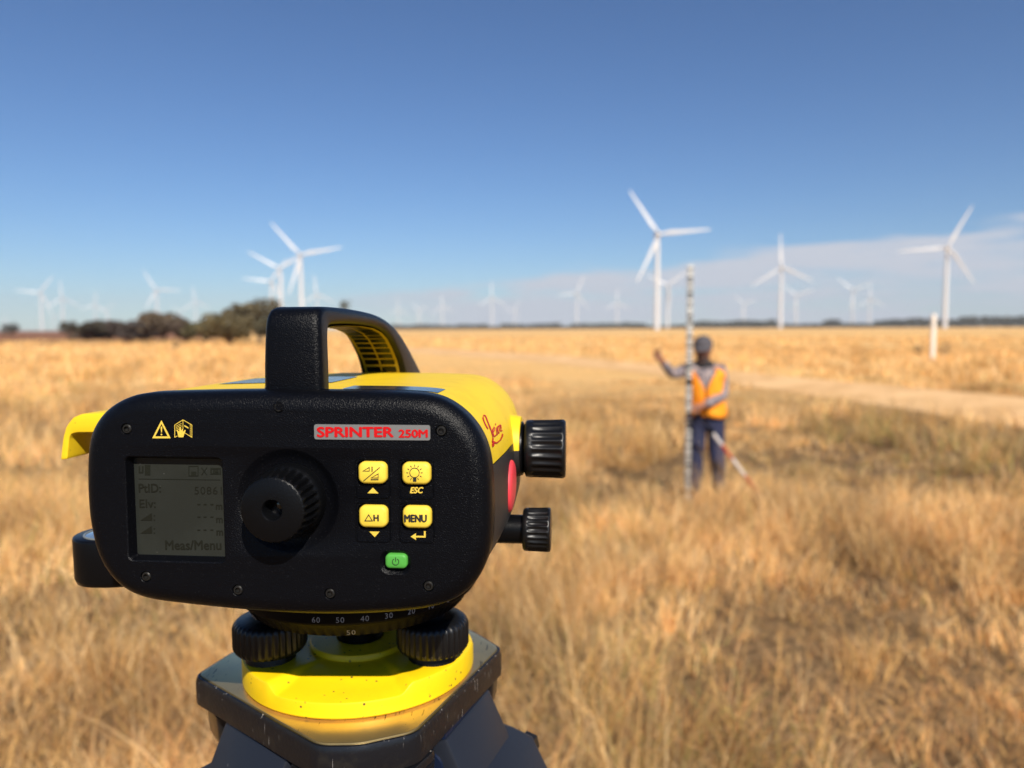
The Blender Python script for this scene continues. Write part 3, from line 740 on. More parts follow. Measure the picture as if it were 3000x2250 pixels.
# ================================================================== GROUND, ROAD, FIELDS
def lattice(x, y, seed):
    r = np.random.default_rng(seed).random((256, 256)); xi = np.floor(x).astype(int); yi = np.floor(y).astype(int); fx = x-xi; fy = y-yi
    fx = fx*fx*(3-2*fx); fy = fy*fy*(3-2*fy); g = lambda a, b: r[a & 255, b & 255]
    return (g(xi, yi)*(1-fx)+g(xi+1, yi)*fx)*(1-fy)+(g(xi, yi+1)*(1-fx)+g(xi+1, yi+1)*fx)*fy
def fbm(x, y, sc, seed, oc=3):
    x = np.asarray(x, float); y = np.asarray(y, float); s = 0; a = .5; t = 0
    for k in range(oc): s = s+a*lattice(x*sc*2**k+17.3*k, y*sc*2**k-9.1*k, seed+k); t += a; a *= .5
    return s/t
def ground_z(x, y):
    r = np.hypot(x, y); return (fbm(x, y, .9, 5)-.5)*.10*np.clip((11-r)/4, 0, 1)
rad = np.r_[0, np.geomspace(.4, 12000, 110)]; th = np.linspace(0, 2*math.pi, 181)[:-1]
vs = [(0, 0, float(ground_z(0., 0.)))]
for r in rad[1:]: vs += [(r*math.cos(t), r*math.sin(t), float(z)) for t, z in zip(th, ground_z(r*np.cos(th), r*np.sin(th)))]
n = len(th); fs = [(0, 1+j, 1+(j+1) % n) for j in range(n)]
for i in range(len(rad)-2):
    for j in range(n): a = 1+i*n+j; b = 1+i*n+(j+1) % n; fs.append((a, b, b+n, a+n))
me = bpy.data.meshes.new('ground'); me.from_pydata(vs, [], fs); me.polygons.foreach_set('use_smooth', [True]*len(me.polygons))
gm = bpy.data.materials.new('dry_field_soil'); gm.use_nodes = True; t = gm.node_tree; b = t.nodes['Principled BSDF']; b.inputs['Roughness'].default_value = .95; b.inputs['Specular IOR Level'].default_value = .1
geo = N(t, 'ShaderNodeNewGeometry'); 
def noise(sc, det=5, vec=None):
    q = N(t, 'ShaderNodeTexNoise'); q.inputs['Scale'].default_value = sc; q.inputs['Detail'].default_value = det; q.inputs['Roughness'].default_value = .65; LK(t, vec or geo.outputs['Position'], q.inputs['Vector']); return q.outputs['Fac']
def mixc(f, A, B_):
    q = N(t, 'ShaderNodeMix', data_type='RGBA'); LK(t, f, q.inputs['Factor'])
    for k, v in (('A', A), ('B', B_)):
        if isinstance(v, tuple): q.inputs[k].default_value = (*v, 1)
        else: LK(t, v, q.inputs[k])
    return q.outputs['Result']
sp = N(t, 'ShaderNodeSeparateXYZ'); LK(t, geo.outputs['Position'], sp.inputs[0])
near = mixc(SS(t, noise(1.3), .35, .65), (.15, .09, .042), (.28, .17, .08))
near = mixc(SS(t, noise(14), .4, .7), near, (.08, .05, .026))
sv = N(t, 'ShaderNodeMapping'); sv.inputs['Scale'].default_value = (.25, 1, 1); LK(t, geo.outputs['Position'], sv.inputs[0])
far = mixc(SS(t, noise(.035, 4, sv.outputs[0]), .36, .62), (.70, .41, .15), (.76, .47, .19))
far = mixc(SS(t, noise(.11, 5, sv.outputs[0]), .48, .72), far, (.60, .34, .11))
mixnf = mixc(SS(t, sp.outputs['Y'], 9, 30), near, far)
# ploughed brown paddock far away to the left
pl = M(t, 'MULTIPLY', SS(t, M(t, 'ADD', sp.outputs['X'], M(t, 'MULTIPLY', sp.outputs['Y'], .33)), 0, -12), SS(t, sp.outputs['Y'], 92, 108))
mixnf = mixc(pl, mixnf, (.23, .105, .055))
LK(t, mixnf, b.inputs['Base Color']); bp_ = N(t, 'ShaderNodeBump'); bp_.inputs['Strength'].default_value = .8; bp_.inputs['Distance'].default_value = .03; LK(t, noise(22), bp_.inputs['Height']); LK(t, bp_.outputs[0], b.inputs['Normal'])
me.materials.append(gm); go = bpy.data.objects.new('ground', me); col.objects.link(go); tag(go, kind='structure')

ne = [(3600, 1345), (3000, 1256), (2600, 1192), (2200, 1133), (1900, 1096), (1650, 1068), (1300, 1040), (1150, 1030)]
fe = [(3600, 1212), (3000, 1166), (2600, 1130), (2200, 1094), (1900, 1068), (1650, 1042), (1300, 1023), (1150, 1017)]
NE = [G(*p) for p in ne]; FE = [G(*p) for p in fe]
def rs3(a, n): q = resample([(p.x, p.y) for p in a], n, False); return q
NE2, FE2 = rs3(NE, 60), rs3(FE, 60)
rd = MB(); rd.loft([[(x, y, .012) for x, y in NE2], [((x+a)/2, (y+b_)/2, .20) for (x, y), (a, b_) in zip(NE2, FE2)], [(x, y, .012) for x, y in FE2]], False)
ROADM = mat('sandy_gravel', (.78, .49, .24), .95, spec=.1, var=(.5, (.64, .38, .17), .42, .6), bump=(30, .5, .02))
ro = rd.build('gravel_road', ROADM); tag(ro, kind='structure')
def in_road(x, y):
    poly = np.array(NE2+FE2[::-1]); inside = np.zeros(x.shape, bool); n = len(poly)
    for i in range(n):
        x1, y1 = poly[i]; x2, y2 = poly[(i+1) % n]
        c = ((y1 > y) != (y2 > y)) & (x < (x2-x1)*(y-y1)/(y2-y1+1e-12)+x1); inside ^= c
    return inside

# ================================================================== GRASS (stuff)
PAL = np.array([(.84, .51, .185), (.97, .68, .34), (.68, .37, .13), (.56, .275, .11), (.42, .36, .11), (.42, .30, .18), (.22, .12, .06)])
def grass_patch(r0, r1, clumps_m2, per, h0, wid, seg, spread, seed, lean=.5, a0=-56, a1=56, wts=None, hz=None):
    g = np.random.default_rng(seed); area = .5*(r1*r1-r0*r0)*R(a1-a0); nc = int(area*clumps_m2)
    rr = np.sqrt(g.random(nc)*(r1*r1-r0*r0)+r0*r0); aa = R(a0)+g.random(nc)*R(a1-a0)
    cx, cy = rr*np.sin(aa), rr*np.cos(aa)
    dens = fbm(cx, cy, .8, seed+3); keep = g.random(nc) < np.clip(.45+1.6*(dens-.3), .35, 1); keep &= ~in_road(cx, cy)
    cx, cy = cx[keep], cy[keep]; nc = len(cx)
    tall = fbm(cx, cy, .45, 91); green = fbm(cx, cy, .33, 47); red = fbm(cx, cy, .6, 63)
    ch = h0*(.34+1.6*np.clip((tall-.28)*1.9, 0, 1))*(.7+.6*g.random(nc))
    if hz is not None: ch = ch*hz(cx, cy)
    cl = g.random(nc)
    N_ = nc*per; ci = np.repeat(np.arange(nc), per)
    ph = g.random(N_)*2*np.pi; rd_ = np.abs(g.normal(0, spread, N_))
    bx, by = cx[ci]+rd_*np.cos(ph), cy[ci]+rd_*np.sin(ph); bz = ground_z(bx, by)-.01
    h = ch[ci]*(.5+.7*g.random(N_)); ld = ph+g.normal(0, .8, N_); ln = lean*(.25+g.random(N_)*1.1)*(.6+.8*cl[ci])
    ld2 = np.where(g.random(N_) < .35, ld+g.normal(0, 1.5, N_), ld)
    ww = wid*(.6+.9*g.random(N_)); fa = g.random(N_)*np.pi; wx, wy = np.cos(fa)*ww/2, np.sin(fa)*ww/2
    nv = 2*(seg+1); V = np.empty((N_, nv, 3), np.float32)
    for k in range(seg+1):
        t = k/seg; bend = h*ln*t**1.7; z = h*t*(1-.28*ln*t); tp = (1-t*.9)
        x = bx+np.cos(ld2)*bend; y = by+np.sin(ld2)*bend
        V[:, 2*k, 0] = x-wx*tp; V[:, 2*k, 1] = y-wy*tp; V[:, 2*k, 2] = bz+z
        V[:, 2*k+1, 0] = x+wx*tp; V[:, 2*k+1, 1] = y+wy*tp; V[:, 2*k+1, 2] = bz+z
    # colour by clump with per-blade scatter
    gr = np.clip((green-.54)*6, 0, 1); rdn = np.clip((red-.45)*4, 0, 1)
    dist = np.hypot(cx, cy); midg = np.exp(-((dist-10.2)/2.6)**2)*np.clip((green-.40)*4, 0, 1)*.7
    wgt = np.stack([.9+0*cl, .65*(1-rdn)+.15, .3+.5*rdn, .12+.75*rdn*(dist < 7), .04+1.1*gr+1.2*midg, .16+.5*midg, .08+.25*midg+.1*rdn], 1)
    if wts is not None: wgt *= np.array(wts)
    wgt /= wgt.sum(1, keepdims=True); cum = wgt.cumsum(1); pick = (g.random(N_)[:, None] > cum[ci]).sum(1).clip(0, 6)
    c = PAL[pick]*(.72+.5*g.random(N_))[:, None]
    c = c*(.62+.72*np.clip(fbm(cx, cy, 1.1, 29)*2-.5, 0, 1))[ci][:, None]
    C = np.ones((N_, nv, 4), np.float32); C[:, :, :3] = c[:, None, :]
    return V, C, seg
def build_grass(name, parts, m):
    Vs, Cs, quads = [], [], []; b = 0
    for V, C, seg in parts:
        N_, nv, _ = V.shape; Vs.append(V.reshape(-1, 3)); Cs.append(C.reshape(-1, 4))
        base = (np.arange(N_)*nv+b)[:, None]; k = np.arange(seg)*2
        q = np.stack([base+k, base+k+1, base+k+3, base+k+2], -1).reshape(-1, 4); quads.append(q); b += N_*nv
    V = np.concatenate(Vs); C = np.concatenate(Cs); Q = np.concatenate(quads).astype(np.int32)
    me = bpy.data.meshes.new(name); me.vertices.add(len(V)); me.vertices.foreach_set('co', V.ravel()); me.loops.add(Q.size); me.loops.foreach_set('vertex_index', Q.ravel())
    me.polygons.add(len(Q)); me.polygons.foreach_set('loop_start', np.arange(len(Q), dtype=np.int32)*4); me.update(calc_edges=True)
    at = me.color_attributes.new('tint', 'FLOAT_COLOR', 'POINT'); at.data.foreach_set('color', C.ravel())
    me.materials.append(m); o = bpy.data.objects.new(name, me); col.objects.link(o); return o
def attr_mat(name, rough=.7, tr=.3):
    m = bpy.data.materials.new(name); m.use_nodes = True; t = m.node_tree; b = t.nodes['Principled BSDF']; b.inputs['Roughness'].default_value = rough; b.inputs['Specular IOR Level'].default_value = .25
    a = N(t, 'ShaderNodeAttribute', attribute_name='tint'); LK(t, a.outputs['Color'], b.inputs['Base Color'])
    tr_ = N(t, 'ShaderNodeBsdfTranslucent'); LK(t, a.outputs['Color'], tr_.inputs[0]); ms = N(t, 'ShaderNodeMixShader'); ms.inputs[0].default_value = tr
    o = [x for x in t.nodes if x.type == 'OUTPUT_MATERIAL'][0]; LK(t, b.outputs[0], ms.inputs[1]); LK(t, tr_.outputs[0], ms.inputs[2]); LK(t, ms.outputs[0], o.inputs[0]); return m
GM = attr_mat('dry_grass_blades')
_n = np.array(NE2)[::-1]; _f = np.array(FE2)[::-1]
def front_of_road(x, y): return y < np.interp(x, _n[:, 0], _n[:, 1])
def lowroad(x, y): return np.where((x > -.16*y-1) & (y > 18) & front_of_road(x, y), .14, 1.0)
parts = [grass_patch(1.2, 5, 130, 18, .19, .0045, 3, .055, 1, lean=1.15),
         grass_patch(2.2, 9, 15, 8, .44, .0032, 4, .05, 2, lean=.6, wts=(1.2, 3.2, .5, .2, .2, .2, .05)),
         grass_patch(2.0, 15, 1.9, 95, .36, .006, 3, .11, 8, lean=.55, wts=(1.5, 1.5, .9, .4, .5, .4, .4)),
         grass_patch(1.5, 8, 1.6, 110, .24, .006, 3, .13, 9, lean=1.2, wts=(.5, .4, 1, 1.8, .8, .8, 1.3)),
         grass_patch(5, 10, 70, 14, .27, .0075, 3, .07, 3, lean=.75),
         grass_patch(10, 26, 16, 12, .32, .013, 2, .11, 4, lean=.7, hz=lambda x, y: np.where((x > .02*y) & (y > 15) & front_of_road(x, y), .38, 1.0)),
         grass_patch(26, 70, 2.6, 10, .34, .04, 2, .3, 5, lean=.6, wts=(1.6, 1.5, 1, .3, .25, .3, .2), hz=lowroad),
         grass_patch(70, 150, .45, 8, .30, .1, 2, .6, 6, lean=.5, wts=(1.8, 1.2, .8, .2, .1, .2, .1))]
go = build_grass('dry_grass', parts, GM); tag(go, 'dry straw coloured grass covering the whole paddock', 'grass', kind='stuff')

# ================================================================== SHRUBS AND TREES
LEAFM = attr_mat('dull_olive_leaves', .75, .2); BARK = mat('bark', (.12, .085, .06), .9, spec=.2, bump=(12, .6, .02))
def tree(name, label, cat, group, x, y, wd, ht, seed, trunk=.25, tint=(.085, .075, .04), nl=2600, tall=False):
    g = np.random.default_rng(seed); root = empty(name, (x, y, 0)); tag(root, label, cat, group)
    tk = MB(); nlimb = 5
    th_ = ht*trunk; tk.tube([(0, 0, -.05), (.03*wd, .02, th_*.6), (.02, .05*wd, th_+.1*ht)], [wd*.035+.04, wd*.03+.03, wd*.02+.02], 8)
    ends = []
    for k in range(nlimb):
        a = 2*math.pi*k/nlimb+g.random(); rr = wd*.5*(.45+.4*g.random()); e = (rr*math.cos(a), rr*math.sin(a), th_+(ht-th_)*(.35+.45*g.random()))
        tk.tube([(.02, .03, th_*.7), (e[0]*.5, e[1]*.5, (e[2]+th_)*.5), e], [wd*.022+.02, wd*.014+.015, .01], 6); ends.append(e)
    tk.build('trunk', BARK, root)
    nb = 11; bl = [(e[0], e[1], e[2], wd*(.14+.1*g.random())) for e in ends]
    for k in range(nb):
        a = g.random()*6.28; rr = wd*.38*math.sqrt(g.random()); zz = th_*.6+(ht-th_*.6)*(.2+.62*g.random()); bl.append((rr*math.cos(a), rr*math.sin(a), zz, wd*(.10+.12*g.random())))
    bi = g.integers(0, len(bl), nl); Bn = np.array(bl)[bi]; d = g.normal(size=(nl, 3)); d /= np.linalg.norm(d, axis=1)[:, None]; rad_ = Bn[:, 3]*(.55+.5*g.random(nl)**.5)
    c = Bn[:, :3]+d*rad_[:, None]*np.array([1.15, 1.15, min(1.1, .75*ht/wd+.15)])
    c[:, 2] = np.clip(c[:, 2], .05, ht*1.02)
    s = wd*.028*(.6+.8*g.random(nl)); u = g.normal(size=(nl, 3)); u /= np.linalg.norm(u, axis=1)[:, None]; v = np.cross(u, g.normal(size=(nl, 3))); v /= np.linalg.norm(v, axis=1)[:, None]
    V = np.empty((nl, 4, 3), np.float32); 
    V[:, 0] = c-u*s[:, None]*1.6; V[:, 1] = c-v*s[:, None]*.7; V[:, 2] = c+v*s[:, None]*.7; V[:, 3] = c+u*s[:, None]*1.6
    C = np.ones((nl, 4, 4), np.float32); cc = np.array(tint)*1.6*(.6+.8*g.random(nl))[:, None]*(.75+.5*g.random(len(bl))[bi])[:, None]; C[:, :, :3] = cc[:, None, :]
    o = build_grass('crown', [(V, C, 1)], LEAFM); o.parent = root
    return root
TG = 'row of mallee shrubs across the paddock'
shr = [ # px x, base y, dist, width px, top y, label
 (252, 985, 118, 75, 938, 'rounded dark shrub at the left end of the paddock tree row', (.06, .05, .035)),
 (320, 984, 121, 70, 942, 'small dark shrub second from the left end of the tree row', (.055, .045, .035)),
 (372, 985, 117, 70, 944, 'low grey brown shrub third from the left in the tree row', (.065, .05, .042)),
 (425, 986, 122, 70, 948, 'lowest dull shrub just left of the rounded middle tree of the row', (.06, .045, .04)),
 (478, 985, 112, 95, 920, 'rounded brownish tree in the middle of the row, taller than its neighbours', (.085, .062, .04)),
 (545, 988, 112, 80, 938, 'brown flat topped shrub just right of the rounded middle tree', (.075, .055, .04)),
 (605, 990, 106, 85, 940, 'olive shrub with a spreading skirt between the middle tree and the large bush', (.085, .075, .035)),
 (672, 1000, 92, 110, 928, 'large olive green bush in front of the tall tree beside the handle', (.09, .072, .035)),
 (758, 998, 99, 130, 880, 'tallest spreading olive tree of the row, left of the handle', (.085, .07, .04)),
 (800, 1000, 90, 90, 925, 'dark rounded bush under the tall tree, half behind the handle', (.055, .05, .03)),
]
for k, (px, by, d, wpx, ty, lab, tint) in enumerate(shr):
    p = W(px, by, d); hgt = (W(px, ty, d).z)*(1.1 if ty > 900 else .98); wd = wpx/FPX*d*1.45
    tree('shrub' if hgt < 4 else 'spreading_tree', lab, 'shrub' if hgt < 4 else 'tree', TG, p.x, d, wd, hgt, 100+k, trunk=.12 if hgt < 4 else .3, tint=tint)
for px, ty, d, wpx, lab, tint, nm in [(32, 945, 190, 46, 'small lone dark bush on the horizon at the far left', (.055, .05, .04), 'shrub'), (1010, 868, 190, 38, 'slim tall tree rising behind the top bar of the handle', (.07, .065, .04), 'slim_tree')]:
    p = W(px, 980, d); tree(nm, lab, 'bush' if nm == 'shrub' else 'tree', None, p.x, d, wpx/FPX*d, W(px, ty, d).z, int(px), trunk=.3, tint=tint, nl=1400)
for px, by, d, wpx, hpx, lab in [(2768, 1042, 44, 34, 34, 'small dark weed bush just right of the white post'), (2692, 1043, 46, 30, 22, 'low brown weed bush just left of the white post'), (515, 1012, 70, 22, 26, 'small dark weed standing in the golden grass below the tree row')]:
    p = W(px, by, d); tree('weed_bush', lab, 'weed', None, p.x, d, wpx/FPX*d, hpx/FPX*d+.3, int(px)+3, trunk=.1, tint=(.13, .10, .06), nl=500)

# far wood along the horizon (one mass)
def far_wood():
    g = np.random.default_rng(5); Vs = []
    n = 26000; az = np.radians(g.uniform(-12, 44, n)); d = g.uniform(1500, 1950, n)
    prof = 6+7*fbm(az*60, az*0, 1, 8)+5*np.clip((np.degrees(az)-8)/10, 0, 1); prof *= np.where(fbm(az*30, az*0+3, 1, 77) > .36, 1, .5)
    prof = prof*np.where(np.degrees(az) > 30.5, 1.25, 1)
    c = np.stack([d*np.sin(az), d*np.cos(az), prof*g.random(n)**.7], 1); s = 2.6*(.5+g.random(n))
    u = g.normal(size=(n, 3)); u /= np.linalg.norm(u, axis=1)[:, None]; v = np.cross(u, g.normal(size=(n, 3))); v /= np.linalg.norm(v, axis=1)[:, None]
    V = np.empty((n, 4, 3), np.float32); V[:, 0] = c-u*s[:, None]; V[:, 1] = c-v*s[:, None]*.7; V[:, 2] = c+v*s[:, None]*.7; V[:, 3] = c+u*s[:, None]
    C = np.ones((n, 4, 4), np.float32); C[:, :, :3] = (np.array((.06, .06, .04))*(.6+.8*g.random(n))[:, None])[:, None, :]
    return V, C, 1
fw = build_grass('far_wood', [far_wood()], LEAFM); tag(fw, 'thin dark line of distant trees along the horizon', 'trees', kind='stuff')

# white marker post
pp = G(2731, 1058); ps = MB()
h_ = W(2731, 921, pp.y).z
ps.loft([[(x*s, y*s, z) for x, y in rrect(-.105, .105, -.075, .075, .02, 3)] for s, z in ((1, -.1), (1, h_-.06), (.96, h_-.02), (.8, h_))], True, True, True)
for k in range(3): ps.tube([(-.11, -.08, h_*(.45+.2*k)), (.11, -.08, h_*(.45+.2*k))], .006, 6)
po = ps.build('marker_post', mat('chalky_white_paint', (.72, .66, .58), .8, var=(9, (.5, .44, .36), .5, .7))); po.location = (pp.x, pp.y, 0)
tag(po, 'white painted post standing alone in the grass beyond the road at the right', 'post')

# ================================================================== WIND TURBINES
WHT = mat('turbine_white', (.58, .58, .59), .5, var=(.08, (.6, .605, .61), .4, .7))
tb_root = empty('wind_turbine', (0, 0, 0))
HH = 80
tw = MB(); tw.lathe([(2.3, -1), (2.3, 0), (2.15, 20), (1.9, 45), (1.55, 70), (1.4, 78.2)], (0, 0, 0), 'z', 24); tw.lathe([(2.5, -.5), (2.5, .5), (2.4, .5)], (0, 0, 0), 'z', 24)
tw.build('tower', WHT, tb_root)
na_ = MB(); na_.loft([[(x*s, y, 80+z*s) for x, z in rrect(-1.9, 1.9, -1.9, 1.9, .6, 3)] for y, s in ((-3.2, .82), (-2.4, 1), (5.5, 1), (7.5, .8), (8, .55))], True, True, True); na_.box((0, 6, 82.3), (.6, .8, .35)); na_.build('nacelle', WHT, tb_root)
hb_ = MB(); hb_.lathe([(.05, -3.0), (.9, -2.7), (1.5, -1.9), (1.75, -.8), (1.75, .6), (1.5, 1.0)], (0, 0, 0), 'y', 24); hub = hb_.build('hub', WHT, tb_root); hub.location = (0, -4.2, 80)
bl = MB(); rings = []
for s, ch, tk_, tw_ in ((0, 1.9, 1.9, 0), (2, 2.0, 1.8, 0), (6, 3.2, 1.1, 18), (10, 3.5, .75, 14), (18, 2.8, .5, 9), (28, 2.1, .34, 5), (36, 1.5, .22, 3), (41, 1.0, .14, 1), (43, .35, .06, 0)):
    ring = []
    for j in range(14):
        a = 2*math.pi*j/14; x = ch*(.5*math.cos(a)-(.15 if s > 2 else 0)); y = tk_*.5*math.sin(a)*(1 if s <= 2 else (.6+.4*-math.cos(a)))
        c_, s_ = math.cos(R(tw_)), math.sin(R(tw_)); ring.append((x*c_-y*s_, x*s_+y*c_-.8, 1.3+s))
    rings.append(ring)
bl.loft(rings, True, True, True)
blades = []
for k in range(3):
    bo_ = bl.build('blade', WHT, hub) if k == 0 else blades[0].copy()
    if k: col.objects.link(bo_); bo_.parent = hub
    bo_.rotation_euler = (0, R(120*k), 0); blades.append(bo_)
def copy_tree(o, parent=None):
    c = o.copy(); col.objects.link(c); c.parent = parent
    for ch in [q for q in bpy.data.objects if q.parent == o]: copy_tree(ch, c)
    return c
TGR = 'white wind turbines of the wind farm on the horizon'
TB = [ # hub px, hub py, one blade's image angle, rotor yaw, label
 (1927, 688, 125, 8, 'largest white wind turbine, its tower standing just left of the striped staff'),
 (2290, 783, 93, -8, 'white turbine with one blade straight up, right of the person in orange'),
 (2776, 725, 63, -10, 'tall white turbine near the right edge, above the white post'),
 (880, 748, 132, 12, 'largest turbine of the cluster directly above the black handle'),
 (820, 787, 152, 10, 'middle turbine of the cluster, left of the largest one above the handle'),
 (794, 824, 175, 12, 'faint small turbine of the cluster with a blade pointing straight left'),
 (928, 862, 95, 0, 'faint turbine just right of the cluster, low above the handle top'),
 (118, 857, 55, 15, 'turbine near the left edge with one blade pointing out to the left'),
 (182, 874, 93, 10, 'turbine second in from the left edge with one blade straight up'),
 (278, 893, 80, 8, 'faint turbine above the left end of the shrub row, left of its fainter neighbour'),
 (313, 908, 40, 5, 'tiny faint turbine above the second and third shrubs of the row'),
 (458, 850, 120, 12, 'turbine above the rounded middle tree of the shrub row'),
 (572, 884, 95, 4, 'turbine between the rounded middle tree and the tall tree of the row'),
 (530, 912, 30, 0, 'tiny faint turbine low beside the turbine between the two trees'),
 (158, 926, 10, 0, 'tiny turbine between the two at the left edge'),
 (15, 935, 60, 0, 'tiny turbine at the very left edge above the lone bush'),
 (1167, 905, 90, 0, 'faint turbine just right of where the handle bends down'),
 (1228, 908, 20, 0, 'faint small turbine over the yellow housing top, second right of the handle'),
 (1296, 897, 95, 5, 'turbine above the yellow housing between the handle and the cross shaped turbine'),
 (1441, 872, 90, 0, 'cross shaped turbine with one blade straight up, above the gap right of the yellow housing'),
 (1507, 908, 60, 0, 'tiny faint turbine just right of the cross shaped one'),
 (1690, 858, 66, -6, 'turbine in the open middle, with one blade up to the right'),
 (1808, 886, 90, 0, 'tiny faint turbine between the open middle one and the largest turbine'),
 (1957, 835, 35, 0, 'smaller turbine squeezed between the largest turbine and the staff'),
 (2180, 890, 20, 0, 'tiny faint turbine between the person and the turbine with a blade straight up'),
 (2334, 866, 20, 0, 'small turbine just right of the tower of the turbine with a blade straight up'),
 (2500, 850, 22, 0, 'left one of the pair of small turbines between the two bigger ones at right'),
 (2549, 876, 92, 0, 'right one of the pair of small turbines, with one blade straight up'),
]
for k, (hx, hy, ang, yw, lab) in enumerate(TB):
    d = 80*FPX/(962-(hx-1500)*math.tan(ROLL)-hy)*1.0
    for _ in range(4): d *= (80/ W(hx, hy, d).z)**1.0 if W(hx, hy, d).z > 0 else 1
    # solve depth so that the hub stands 80 m above ground
    dd = ray(hx, hy); d = (HH-EYE.z)/dd.z*dd.y; d = min(d, 4200); sc_ = 1.0
    o = tb_root if k == 0 else copy_tree(tb_root)
    p = W(hx, hy, d); o.location = (p.x, p.y, 0); o.rotation_euler = (0, 0, R(yw)-math.atan2(p.x, p.y)*.5)
    hz_ = p.z
    if abs(hz_-HH) > .5: o.scale = (hz_/HH,)*3
    hbk = [q for q in bpy.data.objects if q.parent == o and q.name.startswith('hub')][0]; hbk.rotation_euler = (0, R(90-ang), 0)
    tag(o, lab, 'wind turbine', TGR)

# ================================================================== PERSON, STAFF, POLE
SKIN = mat('brown_skin', (.27, .12, .075), .55, spec=.4); SHIRT = mat('plaid_shirt', (.30, .24, .23), .85, var=(22, (.11, .10, .12), .45, .55))
VEST = mat('orange_safety_vest', (.95, .33, .008), .75, var=(9, (.88, .25, .005), .4, .7)); NAVY = mat('navy_trousers', (.020, .024, .065), .85, var=(8, (.014, .017, .045), .4, .7)); CAPM = mat('grey_cap', (.07, .063, .07), .85); DARK = mat('dark_scarf', (.02, .018, .02), .8); BOOT = mat('boot_leather', (.08, .05, .03), .7)
HAIR = mat('black_hair', (.012, .01, .01), .7)
D0 = 7.72
ft = Vector((W(2072, 1300, D0).x, D0, 0)); person = empty('person', ft); tag(person, 'person in orange vest, grey cap and navy trousers holding the striped staff upright', 'person')
def J(px, py, d): return W(px, py, d)-ft
def skin(name, m, nodes, edges, sub=2, root=0):
    me = bpy.data.meshes.new(name); me.from_pydata([n_[0] for n_ in nodes], edges, []); o = bpy.data.objects.new(name, me); col.objects.link(o)
    md = o.modifiers.new('s', 'SKIN'); sv_ = me.skin_vertices[0].data
    for i, n_ in enumerate(nodes): r_ = n_[1]; sv_[i].radius = (r_, r_) if isinstance(r_, float) else r_
    sv_[root].use_root = True
    s = o.modifiers.new('u', 'SUBSURF'); s.levels = s.render_levels = sub
    dg = bpy.context.evaluated_depsgraph_get(); me2 = bpy.data.meshes.new_from_object(o.evaluated_get(dg)); bpy.data.objects.remove(o)
    me2.polygons.foreach_set('use_smooth', [True]*len(me2.polygons)); me2.name = name; me2.materials.clear(); me2.materials.append(m)
    o2 = bpy.data.objects.new(name, me2); col.objects.link(o2); o2.parent = person; return o2
pel = J(2070, 1218, D0); sp1 = J(2070, 1165, D0-.02); ch = J(2066, 1100, D0-.02); nk = J(2062, 1062, D0-.03); hc = J(2060, 1022, D0-.06)
sR = J(2018, 1080, D0); sL = J(2114, 1086, D0-.02); eR = J(1972, 1098, D0-.22); wR = J(1938, 1058, D0-.36); hR = J(1928, 1040, D0-.38)
eL = J(2120, 1160, D0-.10); wL = J(2056, 1190, D0-.30); hL = J(2030, 1196, D0-.34)
hpR = J(2046, 1232, D0); hpL = J(2096, 1232, D0); knR = J(2038, 1345, D0-.02); knL = J(2100, 1348, D0-.03); anR = Vector((J(2036, 1460, D0).x, .04, .09)); anL = Vector((J(2110, 1460, D0).x, .02, .09))
nodes = [(pel, .14), (sp1, .125), (ch, (.16, .115)), (nk, .062), (hc+Vector((0, .01, -.02)), .085), (hc+Vector((0, .01, .05)), .092),
 (sR, .062), (eR, .042), (wR, .028), (sL, .062), (eL, .042), (wL, .028), (hpR, .085), (knR, .058), (anR, .042), (hpL, .085), (knL, .058), (anL, .042), (anR+Vector((-.02, -.14, -.05)), .04), (anL+Vector((.03, -.14, -.05)), .04)]
edges = [(0, 1), (1, 2), (2, 3), (3, 4), (4, 5), (2, 6), (6, 7), (7, 8), (2, 9), (9, 10), (10, 11), (0, 12), (12, 13), (13, 14), (0, 15), (15, 16), (16, 17), (14, 18), (17, 19)]
def hand(w_, tip, thumb_side, curl):
    d = (tip-w_).normalized(); pc = w_+d*.05; b = len(nodes); nodes.append((pc, (.036, .02))); edges.append((8 if thumb_side == 0 else 11, b))
    side = d.cross(Vector((0, -1, 0))).normalized()
    for f in range(4):
        s_ = (f-1.5)*.021; l_ = (.042, .05, .046, .036)[f]; k0 = len(nodes)
        nodes.append((pc+d*.04+side*s_, .0095)); nodes.append((pc+d*(.04+l_*.6)+side*s_+curl*.015, .0088)); nodes.append((pc+d*(.04+l_)+side*s_+curl*.045, .008))
        edges.extend([(b, k0), (k0, k0+1), (k0+1, k0+2)])
    k0 = len(nodes); nodes.append((pc-side*.04+d*.005, .011)); nodes.append((pc-side*.06+d*.03+curl*.02, .010)); edges.extend([(b, k0), (k0, k0+1)])
hand(wR, hR, 0, Vector((0, -1, 0))); hand(wL, hL, 1, Vector((0, -1, 0)))
bodyo = skin('body', SKIN, nodes, edges)
# face features, part of the head: nose, brow, ears joined to one head piece
fdir = Vector((-.35, -.9, -.25)).normalized(); fs_ = fdir.cross(Vector((0, 0, 1))).normalized(); fu = fs_.cross(fdir)
hm = MB()
def ell(mb, c, r, n=14, ax=(Vector((1, 0, 0)), Vector((0, 1, 0)), Vector((0, 0, 1)))):
    rings = []
    for i in range(1, n):
        t_ = math.pi*i/n; rings.append([c+ax[0]*(r[0]*math.sin(t_)*math.cos(2*math.pi*j/18))+ax[1]*(r[1]*math.sin(t_)*math.sin(2*math.pi*j/18))+ax[2]*(r[2]*math.cos(t_)) for j in range(18)])
    mb.loft(rings, True, True, True)
hcen = hc+Vector((0, .0, .005)); axs = (-fs_, fdir, fu)
ell(hm, hcen+fdir*.01, (.078, .098, .118), ax=axs); ell(hm, hcen+fdir*.11-fu*.012, (.014, .02, .026), ax=axs)
